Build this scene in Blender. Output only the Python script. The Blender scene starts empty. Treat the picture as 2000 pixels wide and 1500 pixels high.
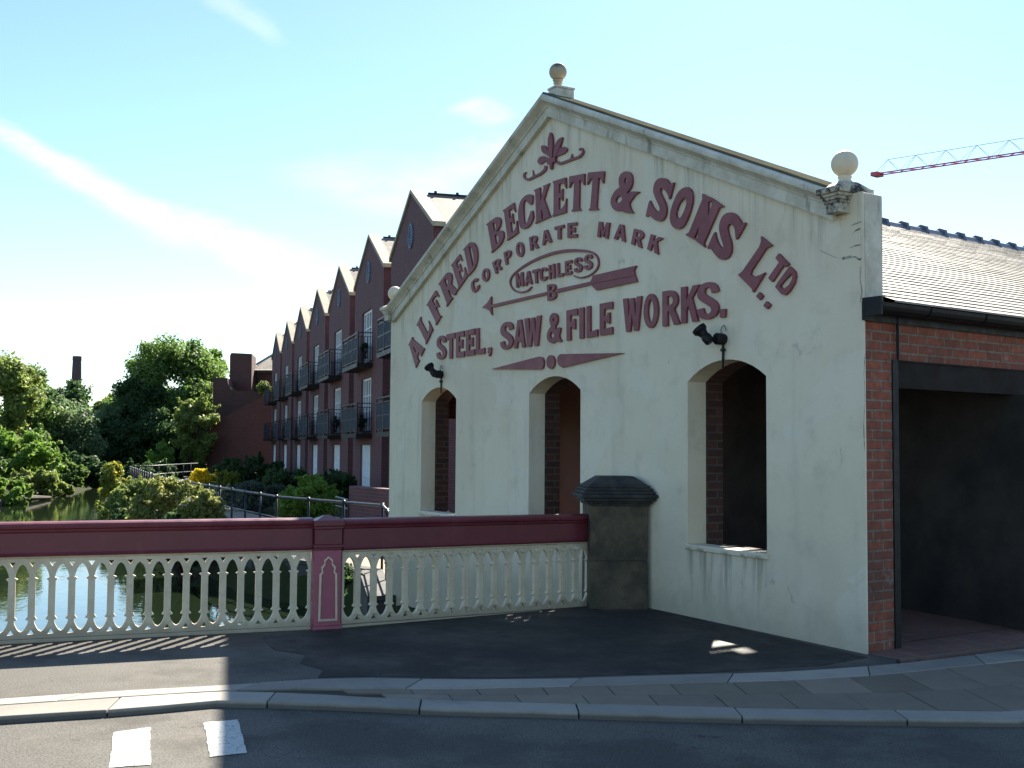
import bpy, bmesh, math, random
import numpy as np
from mathutils import Vector, Matrix
from mathutils.geometry import tessellate_polygon
random.seed(7)
R = math.radians
C = bpy.context.scene.collection
sc = bpy.context.scene

# ---------------------------------------------------------------- camera, sky, sun, exposure
# World axes: the painted gable stands in the plane y = 0 with x along it, z up, pavement at z = 0.
FPX, YAW, PITCH, ROLL = 2246.378, 0.506905, 0.054629, 0.007102
CP = np.array([15.387492, -6.532742, 1.525084])
_f = np.array([-math.cos(YAW)*math.cos(PITCH), math.sin(YAW)*math.cos(PITCH), math.sin(PITCH)])
_r0 = np.array([math.sin(YAW), math.cos(YAW), 0.0]); _u0 = np.cross(_r0, _f)
_r = math.cos(ROLL)*_r0 + math.sin(ROLL)*_u0
_u = -math.sin(ROLL)*_r0 + math.cos(ROLL)*_u0
cam_d = bpy.data.cameras.new('camera'); cam = bpy.data.objects.new('camera', cam_d); C.objects.link(cam)
cam_d.sensor_width = 36.0; cam_d.lens = FPX/2000*36; cam_d.clip_start = 0.1; cam_d.clip_end = 6000
cam.matrix_world = Matrix(((_r[0], _u[0], -_f[0], CP[0]), (_r[1], _u[1], -_f[1], CP[1]), (_r[2], _u[2], -_f[2], CP[2]), (0, 0, 0, 1)))
sc.camera = cam

SUN_EL = R(36.6); SUN_H = np.array([-0.742, 0.670]); SUN_H /= np.linalg.norm(SUN_H)   # towards the sun, on the ground
sun_d = bpy.data.lights.new('sun', 'SUN'); sun = bpy.data.objects.new('sun', sun_d); C.objects.link(sun)
sun_d.energy = 5.0; sun_d.angle = R(0.53); sun_d.color = (1.0, 0.93, 0.80)
_to = Vector((SUN_H[0]*math.cos(SUN_EL), SUN_H[1]*math.cos(SUN_EL), math.sin(SUN_EL)))
sun.rotation_euler = _to.to_track_quat('Z', 'Y').to_euler(); sun.location = (0, 0, 60)

world = bpy.data.worlds.new('World'); sc.world = world; world.use_nodes = True
sc.view_settings.view_transform = 'Standard'; sc.view_settings.look = 'None'
sc.view_settings.exposure = 1.75; sc.view_settings.gamma = 1.0
sc.render.engine = 'CYCLES'; sc.cycles.use_denoising = True; sc.cycles.max_bounces = 6
sc.cycles.transparent_max_bounces = 8; sc.cycles.sample_clamp_indirect = 6.0
sc.cycles.caustics_reflective = False; sc.cycles.caustics_refractive = False


def ray(x, y):
    return _f + (x-1000)/FPX*_r - (y-750)/FPX*_u
def onp(x, y, P, n):
    d = ray(x, y); P = np.array(P, float); n = np.array(n, float)
    return CP + d*(((P-CP) @ n)/(d @ n))
def onz(x, y, z=0.0): return onp(x, y, (0, 0, z), (0, 0, 1))
def fac(x, y, Y=0.0): return onp(x, y, (0, Y, 0), (0, 1, 0))
def dep(x, y, t): return CP + ray(x, y)*t


def build_sky():
    nt = world.node_tree; nt.nodes.clear(); N = nt.nodes; L = nt.links
    out = N.new('ShaderNodeOutputWorld'); bg = N.new('ShaderNodeBackground'); bg.inputs['Strength'].default_value = 0.064
    sky = N.new('ShaderNodeTexSky'); sky.sky_type = 'NISHITA'; sky.sun_disc = False
    sky.sun_elevation = SUN_EL; sky.sun_rotation = math.atan2(SUN_H[0], SUN_H[1])
    sky.altitude = 50; sky.air_density = 1.0; sky.dust_density = 0.12; sky.ozone_density = 2.5
    tc = N.new('ShaderNodeTexCoord')
    def M(op, a, b=None, c=None):
        n = N.new('ShaderNodeMath'); n.operation = op
        for i, v in enumerate((a, b, c)):
            if v is None: continue
            if isinstance(v, (int, float)): n.inputs[i].default_value = v
            else: L.new(v, n.inputs[i])
        return n.outputs[0]
    sep = N.new('ShaderNodeSeparateXYZ'); L.new(tc.outputs['Generated'], sep.inputs[0])
    zz = M('ADD', M('MAXIMUM', sep.outputs[2], 0.0), 0.16)
    px = M('DIVIDE', sep.outputs[0], zz); py = M('DIVIDE', sep.outputs[1], zz)
    comb = N.new('ShaderNodeCombineXYZ'); L.new(px, comb.inputs[0]); L.new(py, comb.inputs[1])
    def pl(x, y):
        d = ray(x, y); d = d/np.linalg.norm(d); return np.array([d[0], d[1]])/(max(d[2], 0)+0.16)
    def noise(scale, detail, rough, vec, stretch=None):
        n = N.new('ShaderNodeTexNoise'); n.inputs['Scale'].default_value = scale
        n.inputs['Detail'].default_value = detail; n.inputs['Roughness'].default_value = rough
        L.new(vec, n.inputs['Vector']); return n.outputs['Fac']
    n1 = noise(2.2, 7, 0.62, comb.outputs[0]); n2 = noise(7.0, 6, 0.6, comb.outputs[0])
    total = None
    def smooth(v, a, b):
        n = N.new('ShaderNodeMapRange'); n.interpolation_type = 'SMOOTHSTEP'; L.new(v, n.inputs['Value'])
        n.inputs['From Min'].default_value = a; n.inputs['From Max'].default_value = b
        n.inputs['To Min'].default_value = 0; n.inputs['To Max'].default_value = 1; n.clamp = True
        return n.outputs['Result']
    def band(a, b, w0, w1, amp, wob, fade=0.18):
        A = pl(*a); B = pl(*b); T = (B-A); ln = np.linalg.norm(T); T = T/ln; Nn = np.array([-T[1], T[0]])
        t = M('SUBTRACT', M('ADD', M('MULTIPLY', px, float(T[0])), M('MULTIPLY', py, float(T[1]))), float(T @ A))
        s = M('SUBTRACT', M('ADD', M('MULTIPLY', px, float(Nn[0])), M('MULTIPLY', py, float(Nn[1]))), float(Nn @ A))
        s = M('ADD', s, M('MULTIPLY', M('SUBTRACT', n1, 0.5), wob))
        tn = M('DIVIDE', t, float(ln))
        w = M('ADD', M('MULTIPLY', M('MINIMUM', M('MAXIMUM', tn, 0.0), 1.4), w1-w0), w0)
        q = M('DIVIDE', M('ABSOLUTE', s), w)
        v = M('SUBTRACT', 1.0, smooth(q, 0.12, 1.0))
        v = M('MULTIPLY', v, M('MULTIPLY', smooth(tn, -fade*2, fade*0.5), M('SUBTRACT', 1.0, smooth(tn, 1.0, 1.0+fade*3))))
        v = M('MULTIPLY', v, M('ADD', 0.45, M('MULTIPLY', smooth(n2, 0.3, 0.65), 0.65)))
        return M('MULTIPLY', v, amp)
    bs = [band((-120, 190), (300, 425), 0.035, 0.12, 0.75, 0.12), band((240, 385), (720, 590), 0.09, 0.28, 0.75, 0.30),
          band((430, -10), (525, 60), 0.05, 0.04, 0.25, 0.14), band((700, 380), (960, 300), 0.25, 0.12, 0.45, 0.4),
          band((900, 210), (960, 235), 0.07, 0.06, 0.5, 0.16), band((180, 640), (620, 625), 0.35, 0.4, 0.4, 0.5)]
    total = bs[0]
    for b in bs[1:]: total = M('MAXIMUM', total, b)
    wisps = M('MULTIPLY', smooth(n1, 0.58, 0.85), 0.12)
    total = M('MINIMUM', M('MAXIMUM', total, wisps), 1.0)
    mix = N.new('ShaderNodeMix'); mix.data_type = 'RGBA'
    tint = N.new('ShaderNodeMix'); tint.data_type = 'RGBA'; tint.blend_type = 'MULTIPLY'; tint.inputs['Factor'].default_value = 1.0
    L.new(sky.outputs[0], tint.inputs['A']); tint.inputs['B'].default_value = (0.90, 0.97, 0.98, 1)
    L.new(total, mix.inputs['Factor']); L.new(tint.outputs['Result'], mix.inputs['A'])
    mix.inputs['B'].default_value = (5.6, 5.9, 6.1, 1)
    L.new(mix.outputs['Result'], bg.inputs['Color']); L.new(bg.outputs[0], out.inputs[0])
build_sky()

# ---------------------------------------------------------------- materials
MATS = {}
class NT:
    def __init__(s, name):
        s.m = bpy.data.materials.new(name); s.m.use_nodes = True; s.t = s.m.node_tree; s.N = s.t.nodes; s.L = s.t.links
        s.bsdf = s.N['Principled BSDF']; s.tc = s.N.new('ShaderNodeTexCoord')
        s.geo = None; MATS[name] = s.m
    def setv(s, sock, v):
        if isinstance(v, bpy.types.NodeSocket): s.L.new(v, sock)
        elif isinstance(v, (tuple, list)) and len(v) == 3 and sock.type == 'RGBA': sock.default_value = (*v, 1)
        else: sock.default_value = v
    def noise(s, scale, detail=6, rough=0.6, vec='Object', sc3=None, dist=0.0):
        n = s.N.new('ShaderNodeTexNoise'); n.inputs['Scale'].default_value = scale; n.inputs['Detail'].default_value = detail
        n.inputs['Roughness'].default_value = rough; n.inputs['Distortion'].default_value = dist
        v = s.tc.outputs[vec] if isinstance(vec, str) else vec
        if sc3:
            mp = s.N.new('ShaderNodeMapping'); mp.inputs['Scale'].default_value = sc3; s.L.new(v, mp.inputs['Vector']); v = mp.outputs[0]
        s.L.new(v, n.inputs['Vector']); return n.outputs['Fac']
    def ramp(s, v, a, b, lo=0.0, hi=1.0):
        n = s.N.new('ShaderNodeMapRange'); n.interpolation_type = 'SMOOTHSTEP'; s.L.new(v, n.inputs['Value'])
        n.inputs['From Min'].default_value = a; n.inputs['From Max'].default_value = b
        n.inputs['To Min'].default_value = lo; n.inputs['To Max'].default_value = hi; return n.outputs['Result']
    def mix(s, f, a, b, mode='MIX'):
        n = s.N.new('ShaderNodeMix'); n.data_type = 'RGBA'; n.blend_type = mode
        s.setv(n.inputs['Factor'], f); s.setv(n.inputs['A'], a); s.setv(n.inputs['B'], b); return n.outputs['Result']
    def math(s, op, a, b=0.0):
        n = s.N.new('ShaderNodeMath'); n.operation = op; s.setv(n.inputs[0], a); s.setv(n.inputs[1], b); return n.outputs[0]
    def xyz(s, vec='Object'):
        n = s.N.new('ShaderNodeSeparateXYZ'); s.L.new(s.tc.outputs[vec], n.inputs[0]); return n.outputs
    def bump(s, h, strength=0.3, dist=0.02):
        n = s.N.new('ShaderNodeBump'); n.inputs['Strength'].default_value = strength; n.inputs['Distance'].default_value = dist
        s.L.new(h, n.inputs['Height']); s.L.new(n.outputs[0], s.bsdf.inputs['Normal']); return n
    def col(s, v): s.setv(s.bsdf.inputs['Base Color'], v)
    def rough(s, v): s.setv(s.bsdf.inputs['Roughness'], v)
    def island(s):
        g = s.N.new('ShaderNodeNewGeometry'); return g.outputs['Random Per Island']

def mat_plain(name, c, rough=0.6, var=0.25, scale=8.0, metal=0.0, spec=0.4, bump=0.1):
    k = NT(name); n = k.noise(scale, 6, 0.65); m = k.noise(scale*0.23, 4, 0.6)
    f = k.math('MULTIPLY', k.math('ADD', n, m), 0.5)
    k.col(k.mix(k.ramp(f, 0.3, 0.7), tuple(x*(1-var) for x in c), tuple(min(1, x*(1+var)) for x in c)))
    k.rough(k.ramp(n, 0.3, 0.7, max(0.05, rough-0.1), min(1, rough+0.1))); k.bsdf.inputs['Metallic'].default_value = metal
    k.bsdf.inputs['Specular IOR Level'].default_value = spec
    if bump: k.bump(n, bump, 0.01)
    return k.m

def mat_brick(name, c1, c2, mortar, w=0.235, h=0.076, ms=0.010, var=0.5, dirt=(0.05, 0.035, 0.03), dirtamt=0.5, bstr=0.5, pale=0.0, rough=0.85, spec=0.4):
    k = NT(name); b = k.N.new('ShaderNodeTexBrick'); k.L.new(k.tc.outputs['UV'], b.inputs['Vector'])
    wob = k.noise(9, 3, 0.5, 'UV')
    b.inputs['Scale'].default_value = 1.0; b.inputs['Brick Width'].default_value = w; b.inputs['Row Height'].default_value = h
    b.inputs['Mortar Size'].default_value = ms; b.inputs['Mortar Smooth'].default_value = 0.25; b.inputs['Bias'].default_value = 0.0
    b.offset = 0.5
    for s_, c in (('Color1', c1), ('Color2', c2), ('Mortar', mortar)): b.inputs[s_].default_value = (*c, 1)
    n = k.noise(14, 6, 0.7, 'UV'); d = k.noise(0.8, 6, 0.65, 'UV'); p = k.noise(3.1, 5, 0.7, 'UV')
    c = k.mix(k.ramp(n, 0.3, 0.75, 0, var), b.outputs['Color'], tuple(x*0.45 for x in c1))
    c = k.mix(k.ramp(d, 0.45, 0.72, 0, dirtamt), c, dirt)
    if pale: c = k.mix(k.ramp(p, 0.56, 0.75, 0, pale), c, (0.42, 0.36, 0.32))
    k.col(c); k.rough(rough); k.bsdf.inputs['Specular IOR Level'].default_value = spec
    inv = k.math('SUBTRACT', 1.0, b.outputs['Fac']); hh = k.math('ADD', inv, k.math('MULTIPLY', n, 0.35))
    k.bump(hh, bstr, 0.008); return k.m

def build_materials():
    # painted render of the gable
    k = NT('stucco'); x, y, z = k.xyz()
    big = k.noise(0.55, 6, 0.6); mid = k.noise(3.2, 7, 0.68); fine = k.noise(34, 5, 0.7)
    streak = k.noise(2.0, 6, 0.62, sc3=(1.6, 1.6, 0.16))
    c = k.mix(k.ramp(big, 0.32, 0.68), (0.70, 0.61, 0.44), (0.80, 0.715, 0.545))
    pat = k.noise(0.9, 5, 0.55, dist=0.6); c = k.mix(k.ramp(pat, 0.555, 0.575, 0, 0.5), c, (0.79, 0.73, 0.595))
    c = k.mix(k.ramp(mid, 0.50, 0.76, 0, 0.45), c, (0.43, 0.38, 0.29))
    c = k.mix(k.ramp(streak, 0.52, 0.74, 0, 0.30), c, (0.40, 0.355, 0.27))
    # run-off stains below the raking cornice and below the sills
    drop = k.math('SUBTRACT', k.math('SUBTRACT', 5.22, k.math('MULTIPLY', k.math('ABSOLUTE', k.math('SUBTRACT', x, 4.5)), 0.44)), z)
    run = k.noise(5.5, 6, 0.65, sc3=(1.4, 1.4, 0.10))
    c = k.mix(k.math('MULTIPLY', k.ramp(run, 0.46, 0.70, 0, 0.55), k.ramp(drop, 0.0, 0.6, 1, 0)), c, (0.25, 0.225, 0.16))
    for a_, b_ in ((1.05, 2.2), (4.0, 5.15), (6.9, 8.05)):
        mx = k.math('MULTIPLY', k.ramp(x, a_, a_+0.12), k.ramp(x, b_-0.12, b_, 1, 0)); mz = k.math('MULTIPLY', k.ramp(z, -0.05, 0.55, 0, 1), k.ramp(z, 0.62, 0.64, 1, 0))
        c = k.mix(k.math('MULTIPLY', k.math('MULTIPLY', mx, mz), k.ramp(run, 0.46, 0.62, 0, 0.7)), c, (0.23, 0.22, 0.16))
    low = k.ramp(k.math('ADD', z, k.math('MULTIPLY', mid, 0.9)), 0.30, 0.95, 0.6, 0.0)
    c = k.mix(low, c, (0.30, 0.28, 0.20))
    vo = k.N.new('ShaderNodeTexVoronoi'); vo.feature = 'DISTANCE_TO_EDGE'; vo.inputs['Scale'].default_value = 0.85
    wrp = k.N.new('ShaderNodeTexNoise'); wrp.inputs['Scale'].default_value = 2.4; wrp.inputs['Detail'].default_value = 5
    k.L.new(k.tc.outputs['Object'], wrp.inputs['Vector'])
    add = k.N.new('ShaderNodeMixRGB'); add.blend_type = 'ADD'; add.inputs[0].default_value = 0.55
    k.L.new(k.tc.outputs['Object'], add.inputs[1]); k.L.new(wrp.outputs['Color'], add.inputs[2]); k.L.new(add.outputs[0], vo.inputs['Vector'])
    crack = k.ramp(vo.outputs['Distance'], 0.0, 0.012, 1, 0)
    msk = k.ramp(k.noise(1.6, 4, 0.6), 0.60, 0.68)
    c = k.mix(k.math('MULTIPLY', k.math('MULTIPLY', crack, msk), 0.42), c, (0.22, 0.20, 0.17))
    spot = k.ramp(k.noise(7, 6, 0.75), 0.64, 0.74, 0, 0.55)
    c = k.mix(spot, c, (0.30, 0.28, 0.23))
    k.col(c); k.rough(0.75); k.bump(k.math('ADD', k.math('MULTIPLY', fine, 0.5), mid), 0.35, 0.012)
    # stone mouldings: same paint, dirtier, with black run-off stains
    k = NT('painted_stone'); mid = k.noise(4.0, 7, 0.7); st = k.noise(5.0, 6, 0.65, sc3=(1.5, 1.5, 0.35))
    c = k.mix(k.ramp(mid, 0.3, 0.7), (0.50, 0.46, 0.36), (0.72, 0.68, 0.57))
    c = k.mix(k.ramp(st, 0.52, 0.74, 0, 0.75), c, (0.17, 0.15, 0.11)); k.col(c); k.rough(0.8); k.bump(mid, 0.4, 0.01)
    k = NT('sooty_stone'); mid = k.noise(9.0, 7, 0.7)
    c = k.mix(k.ramp(mid, 0.40, 0.55), (0.035, 0.033, 0.03), (0.50, 0.46, 0.36)); k.col(c); k.rough(0.85); k.bump(mid, 0.5, 0.01)
    mat_plain('ball_stone', (0.74, 0.64, 0.46), 0.6, 0.1, 14)
    k = NT('stained_ball'); x, y, z = k.xyz('Generated'); mid = k.noise(10, 6, 0.7)
    f = k.ramp(k.math('ADD', z, k.math('MULTIPLY', mid, 0.5)), 0.95, 1.2)
    k.col(k.mix(f, (0.42, 0.35, 0.24), (0.07, 0.065, 0.06))); k.rough(0.75); k.bump(mid, 0.4, 0.01)
    k = NT('maroon_letter'); n = k.noise(16, 6, 0.7); fd = k.noise(2.3, 6, 0.65)
    c = k.mix(k.ramp(n, 0.35, 0.75), (0.190, 0.040, 0.049), (0.245, 0.060, 0.067)); c = k.mix(k.ramp(fd, 0.45, 0.72, 0, 0.45), c, (0.33, 0.115, 0.115)); c = k.mix(k.ramp(k.noise(38, 5, 0.75), 0.64, 0.72, 0, 0.6), c, (0.10, 0.03, 0.03)); k.col(c); k.rough(0.55); k.bump(n, 0.1, 0.005)
    mat_plain('letter_edge', (0.34, 0.12, 0.15), 0.6, 0.2, 20)
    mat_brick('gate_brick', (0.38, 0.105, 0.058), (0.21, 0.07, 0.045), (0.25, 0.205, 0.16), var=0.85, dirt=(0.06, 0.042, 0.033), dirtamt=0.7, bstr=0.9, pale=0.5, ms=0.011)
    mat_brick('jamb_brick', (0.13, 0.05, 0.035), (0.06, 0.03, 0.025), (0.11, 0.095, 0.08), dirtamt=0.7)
    mat_brick('apartment_brick', (0.19, 0.066, 0.068), (0.14, 0.05, 0.058), (0.17, 0.115, 0.11), dirtamt=0.3)
    mat_brick('old_brick', (0.12, 0.05, 0.045), (0.085, 0.036, 0.034), (0.10, 0.075, 0.065), dirtamt=0.5)
    mat_brick('lean_to_brick', (0.17, 0.06, 0.05), (0.12, 0.042, 0.038), (0.13, 0.09, 0.08), dirtamt=0.3)
    mat_brick('floor_brick', (0.30, 0.15, 0.11), (0.22, 0.11, 0.085), (0.16, 0.13, 0.11), w=0.22, h=0.11, dirtamt=0.4)
    mat_brick('embankment_stone', (0.055, 0.052, 0.045), (0.085, 0.08, 0.07), (0.03, 0.028, 0.025), w=0.75, h=0.33, ms=0.016, dirtamt=0.5)
    # slate: stepped courses modelled, so only tone per slate here
    k = NT('slate'); b = k.N.new('ShaderNodeTexBrick'); k.L.new(k.tc.outputs['UV'], b.inputs['Vector'])
    b.inputs['Scale'].default_value = 1; b.inputs['Brick Width'].default_value = 0.30; b.inputs['Row Height'].default_value = 0.115
    b.inputs['Mortar Size'].default_value = 0.0
    for s_, c in (('Color1', (0.25, 0.20, 0.15)), ('Color2', (0.36, 0.295, 0.225)), ('Mortar', (0.06, 0.055, 0.05))): b.inputs[s_].default_value = (*c, 1)
    n = k.noise(5, 6, 0.7); k.col(k.mix(k.ramp(n, 0.4, 0.75, 0, 0.35), b.outputs['Color'], (0.50, 0.44, 0.33)))
    k.rough(k.ramp(n, 0.3, 0.7, 0.55, 0.7)); k.bump(n, 0.15, 0.003); k.bsdf.inputs['Specular IOR Level'].default_value = 0.6
    mat_brick('far_slate', (0.25, 0.22, 0.18), (0.34, 0.30, 0.25), (0.09, 0.08, 0.075), w=0.4, h=0.22, ms=0.012, dirtamt=0.3, rough=0.75, spec=0.12, bstr=0.2)
    mat_plain('coping_stone', (0.42, 0.36, 0.26), 0.8, 0.3, 3)
    mat_plain('cap_stone', (0.11, 0.105, 0.075), 1.0, 0.35, 5, spec=0.0)
    mat_plain('ridge_tile', (0.10, 0.11, 0.15), 0.45, 0.25, 6, spec=0.5)
    mat_plain('black_iron', (0.008, 0.008, 0.010), 0.5, 0.3, 12, spec=0.25)
    mat_plain('rail_paint', (0.014, 0.017, 0.024), 0.42, 0.2, 12, spec=0.35)
    mat_plain('shutter_steel', (0.016, 0.011, 0.010), 0.7, 0.3, 5, spec=0.15)
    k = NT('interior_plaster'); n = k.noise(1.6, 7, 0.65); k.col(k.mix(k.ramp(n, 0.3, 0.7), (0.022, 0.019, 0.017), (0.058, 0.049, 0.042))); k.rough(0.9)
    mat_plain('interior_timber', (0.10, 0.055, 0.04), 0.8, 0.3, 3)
    k = NT('maroon_rail'); n = k.noise(4, 7, 0.7); n2 = k.noise(26, 5, 0.7)
    c = k.mix(k.ramp(n, 0.3, 0.7), (0.135, 0.020, 0.030), (0.175, 0.032, 0.043))
    c = k.mix(k.ramp(n2, 0.60, 0.74, 0, 0.55), c, (0.07, 0.025, 0.03)); c = k.mix(k.ramp(k.noise(7, 6, 0.7, sc3=(1, 1, .25)), 0.55, 0.75, 0, 0.4), c, (0.24, 0.08, 0.09)); k.col(c); k.rough(k.ramp(n, 0.3, 0.7, 0.32, 0.5)); k.bump(n2, 0.12, 0.004)
    mat_plain('pink_post', (0.36, 0.10, 0.135), 0.5, 0.15, 9)
    k = NT('cream_iron'); n = k.noise(6, 7, 0.7); n2 = k.noise(30, 6, 0.75); x, y, z = k.xyz()
    c = k.mix(k.ramp(n, 0.3, 0.7), (0.58, 0.475, 0.315), (0.72, 0.61, 0.44))
    c = k.mix(k.ramp(n2, 0.59, 0.70, 0, 0.7), c, (0.20, 0.10, 0.055))
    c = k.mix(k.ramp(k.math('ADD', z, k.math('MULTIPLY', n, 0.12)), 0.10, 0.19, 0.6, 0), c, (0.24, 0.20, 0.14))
    k.col(c); k.rough(0.5); k.bump(n2, 0.2, 0.004)
    # dark sandstone pier, mossy
    k = NT('pier_stone'); n = k.noise(3.2, 7, 0.7); n2 = k.noise(18, 6, 0.7); g = k.noise(1.5, 5, 0.6)
    c = k.mix(k.ramp(n, 0.35, 0.7), (0.050, 0.041, 0.029), (0.145, 0.115, 0.07)); c = k.mix(k.ramp(g, 0.5, 0.7, 0, 0.6), c, (0.015, 0.024, 0.016))
    k.col(c); k.rough(0.9); k.bump(k.math('ADD', n, n2), 0.5, 0.012)
    k = NT('pier_cap_stone'); n = k.noise(7, 7, 0.7); x, y, z = k.xyz(); l = k.noise(9, 6, 0.7, sc3=(1, 1, 3))
    c = k.mix(k.ramp(n, 0.35, 0.7), (0.022, 0.024, 0.024), (0.06, 0.056, 0.047)); c = k.mix(k.ramp(l, 0.62, 0.75, 0, 0.5), c, (0.35, 0.37, 0.37))
    k.col(c); k.rough(0.85); k.bump(n, 0.5, 0.012)
    # ground
    k = NT('asphalt'); n = k.noise(75, 5, 0.85); p = k.noise(0.9, 6, 0.62); q = k.noise(5, 6, 0.7)
    c = k.mix(k.ramp(n, 0.3, 0.7), (0.034, 0.031, 0.027), (0.175, 0.160, 0.136)); c = k.mix(k.ramp(p, 0.46, 0.6, 0, 0.55), c, (0.056, 0.051, 0.044))
    c = k.mix(k.ramp(k.noise(1.7, 6, 0.7), 0.54, 0.70, 0, 0.45), c, (0.15, 0.135, 0.11)); c = k.mix(k.ramp(q, 0.63, 0.70, 0, 0.6), c, (0.016, 0.016, 0.016)); k.col(c); k.rough(k.ramp(p, 0.3, 0.7, 0.6, 0.88)); k.bsdf.inputs['Specular IOR Level'].default_value = 0.2; k.bump(n, 0.5, 0.006)
    k = NT('asphalt_patch'); n = k.noise(70, 5, 0.85); p = k.noise(1.2, 6, 0.65); q = k.noise(3.4, 6, 0.72)
    c = k.mix(k.ramp(n, 0.3, 0.7), (0.018, 0.017, 0.015), (0.068, 0.064, 0.057)); c = k.mix(k.ramp(p, 0.42, 0.62, 0, 0.5), c, (0.026, 0.024, 0.022))
    c = k.mix(k.ramp(k.noise(2.2, 6, 0.7), 0.55, 0.66, 0, 0.5), c, (0.085, 0.08, 0.07)); c = k.mix(k.ramp(q, 0.59, 0.66, 0, 0.75), c, (0.014, 0.014, 0.014)); k.col(c); k.rough(k.ramp(p, 0.3, 0.7, 0.55, 0.85)); k.bsdf.inputs['Specular IOR Level'].default_value = 0.2; k.bump(n, 0.5, 0.006)
    for nm, a, b in (('kerb_stone', (0.22, 0.20, 0.17), (0.38, 0.345, 0.29)), ('slab_stone', (0.17, 0.135, 0.095), (0.28, 0.225, 0.16))):
        k = NT(nm); n = k.noise(70, 4, 0.75); p = k.noise(2.5, 6, 0.65); r = k.island()
        c = k.mix(k.ramp(p, 0.3, 0.7), a, b); c = k.mix(k.ramp(n, 0.35, 0.7, 0, 0.35), c, tuple(v*0.5 for v in a))
        c = k.mix(0.6, c, k.mix(r, tuple(v*0.75 for v in a), b)); c = k.mix(k.ramp(k.noise(1.3, 6, 0.7), 0.55, 0.72, 0, 0.5), c, (0.09, 0.085, 0.08))
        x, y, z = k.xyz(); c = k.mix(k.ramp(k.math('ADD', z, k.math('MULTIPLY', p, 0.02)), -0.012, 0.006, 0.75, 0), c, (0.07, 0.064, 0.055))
        k.col(c); k.rough(0.8); k.bump(n, 0.4, 0.005)
    k = NT('road_paint'); n = k.noise(45, 5, 0.75); p = k.noise(9, 6, 0.7); c = k.mix(k.ramp(n, 0.57, 0.62), (0.55, 0.54, 0.50), (0.09, 0.09, 0.09))
    c = k.mix(k.ramp(p, 0.5, 0.8, 0, 0.5), c, (0.33, 0.32, 0.30)); k.col(c); k.rough(0.8); k.bump(n, 0.3, 0.004)
    mat_plain('soil', (0.07, 0.055, 0.035), 0.95, 0.5, 1.5)
    k = NT('terrain_earth'); n = k.noise(0.5, 7, 0.7); p = k.noise(7, 6, 0.7)
    k.col(k.mix(k.ramp(n, 0.4, 0.6), (0.028, 0.045, 0.014), k.mix(p, (0.03, 0.032, 0.016), (0.055, 0.055, 0.03)))); k.rough(0.95); k.bsdf.inputs['Specular IOR Level'].default_value = 0.05; k.bump(p, 0.6, 0.05)
    k = NT('path_gravel'); n = k.noise(40, 5, 0.8); p = k.noise(1.1, 5, 0.6)
    k.col(k.mix(k.ramp(n, 0.3, 0.7), (0.20, 0.15, 0.10), (0.40, 0.32, 0.23))); k.rough(0.95); k.bump(n, 0.4, 0.01)
    # river: dark greenish water with small ripples
    k = NT('water'); k.col((0.012, 0.020, 0.010)); k.rough(0.035); k.bsdf.inputs['IOR'].default_value = 1.33
    k.bsdf.inputs['Specular IOR Level'].default_value = 0.7
    n = k.noise(1.1, 4, 0.55, sc3=(1.0, 1.7, 1)); n2 = k.noise(5.5, 3, 0.5, sc3=(1, 1.8, 1)); k.bump(k.math('ADD', n, k.math('MULTIPLY', n2, 0.25)), 0.10, 0.05)
    # windows
    mat_plain('white_frame', (0.78, 0.80, 0.82), 0.45, 0.05, 9)
    k = NT('glass'); k.col((0.02, 0.025, 0.03)); k.rough(0.03); k.bsdf.inputs['Specular IOR Level'].default_value = 1.0; k.bsdf.inputs['IOR'].default_value = 1.7
    n = k.noise(0.7, 3, 0.5); k.bump(n, 0.05, 0.05)
    mat_plain('balcony_panel', (0.022, 0.03, 0.048), 0.7, 0.2, 5, spec=0.15)
    mat_plain('louvre', (0.10, 0.16, 0.26), 0.6, 0.2, 8)
    mat_plain('crane_red', (0.62, 0.10, 0.15), 0.5, 0.15, 2); mat_plain('crane_grey', (0.55, 0.50, 0.50), 0.5, 0.15, 2)
    mat_plain('chimney_brick', (0.10, 0.06, 0.065), 0.9, 0.2, 0.4)
    mat_plain('bark', (0.07, 0.055, 0.04), 0.95, 0.35, 6)
    def leaf(name, a, b, trans=0.58, hi=None):
        a = tuple(v*1.25 for v in a); b = tuple(v*1.25 for v in b)
        k = NT(name); r = k.island(); n = k.noise(0.45, 4, 0.6); f = k.math('ADD', k.math('MULTIPLY', r, 0.6), k.math('MULTIPLY', k.ramp(n, 0.35, 0.65), 0.4))
        c = k.mix(f, a, b)
        if hi: c = k.mix(k.ramp(r, 0.86, 0.9), c, hi)
        k.col(c); k.rough(0.55); k.bsdf.inputs['Specular IOR Level'].default_value = 0.35
        tr = k.N.new('ShaderNodeBsdfTranslucent'); k.L.new(k.mix(0.5, c, (0.22, 0.30, 0.03), 'ADD') if False else c, tr.inputs['Color'])
        ms = k.N.new('ShaderNodeMixShader'); ms.inputs[0].default_value = trans
        k.L.new(k.bsdf.outputs[0], ms.inputs[1]); k.L.new(tr.outputs[0], ms.inputs[2])
        k.L.new(ms.outputs[0], k.N['Material Output'].inputs['Surface']); return k.m
    leaf('leaf_mid', (0.075, 0.14, 0.035), (0.17, 0.25, 0.06)); leaf('leaf_dark', (0.034, 0.074, 0.027), (0.074, 0.128, 0.041))
    leaf('leaf_bright', (0.101, 0.203, 0.027), (0.203, 0.297, 0.054)); leaf('leaf_grey', (0.095, 0.16, 0.065), (0.19, 0.26, 0.12))
    leaf('leaf_olive', (0.13, 0.18, 0.04), (0.25, 0.30, 0.085)); leaf('leaf_yellow', (0.13, 0.19, 0.03), (0.27, 0.30, 0.045), hi=(0.5, 0.42, 0.03))
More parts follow.
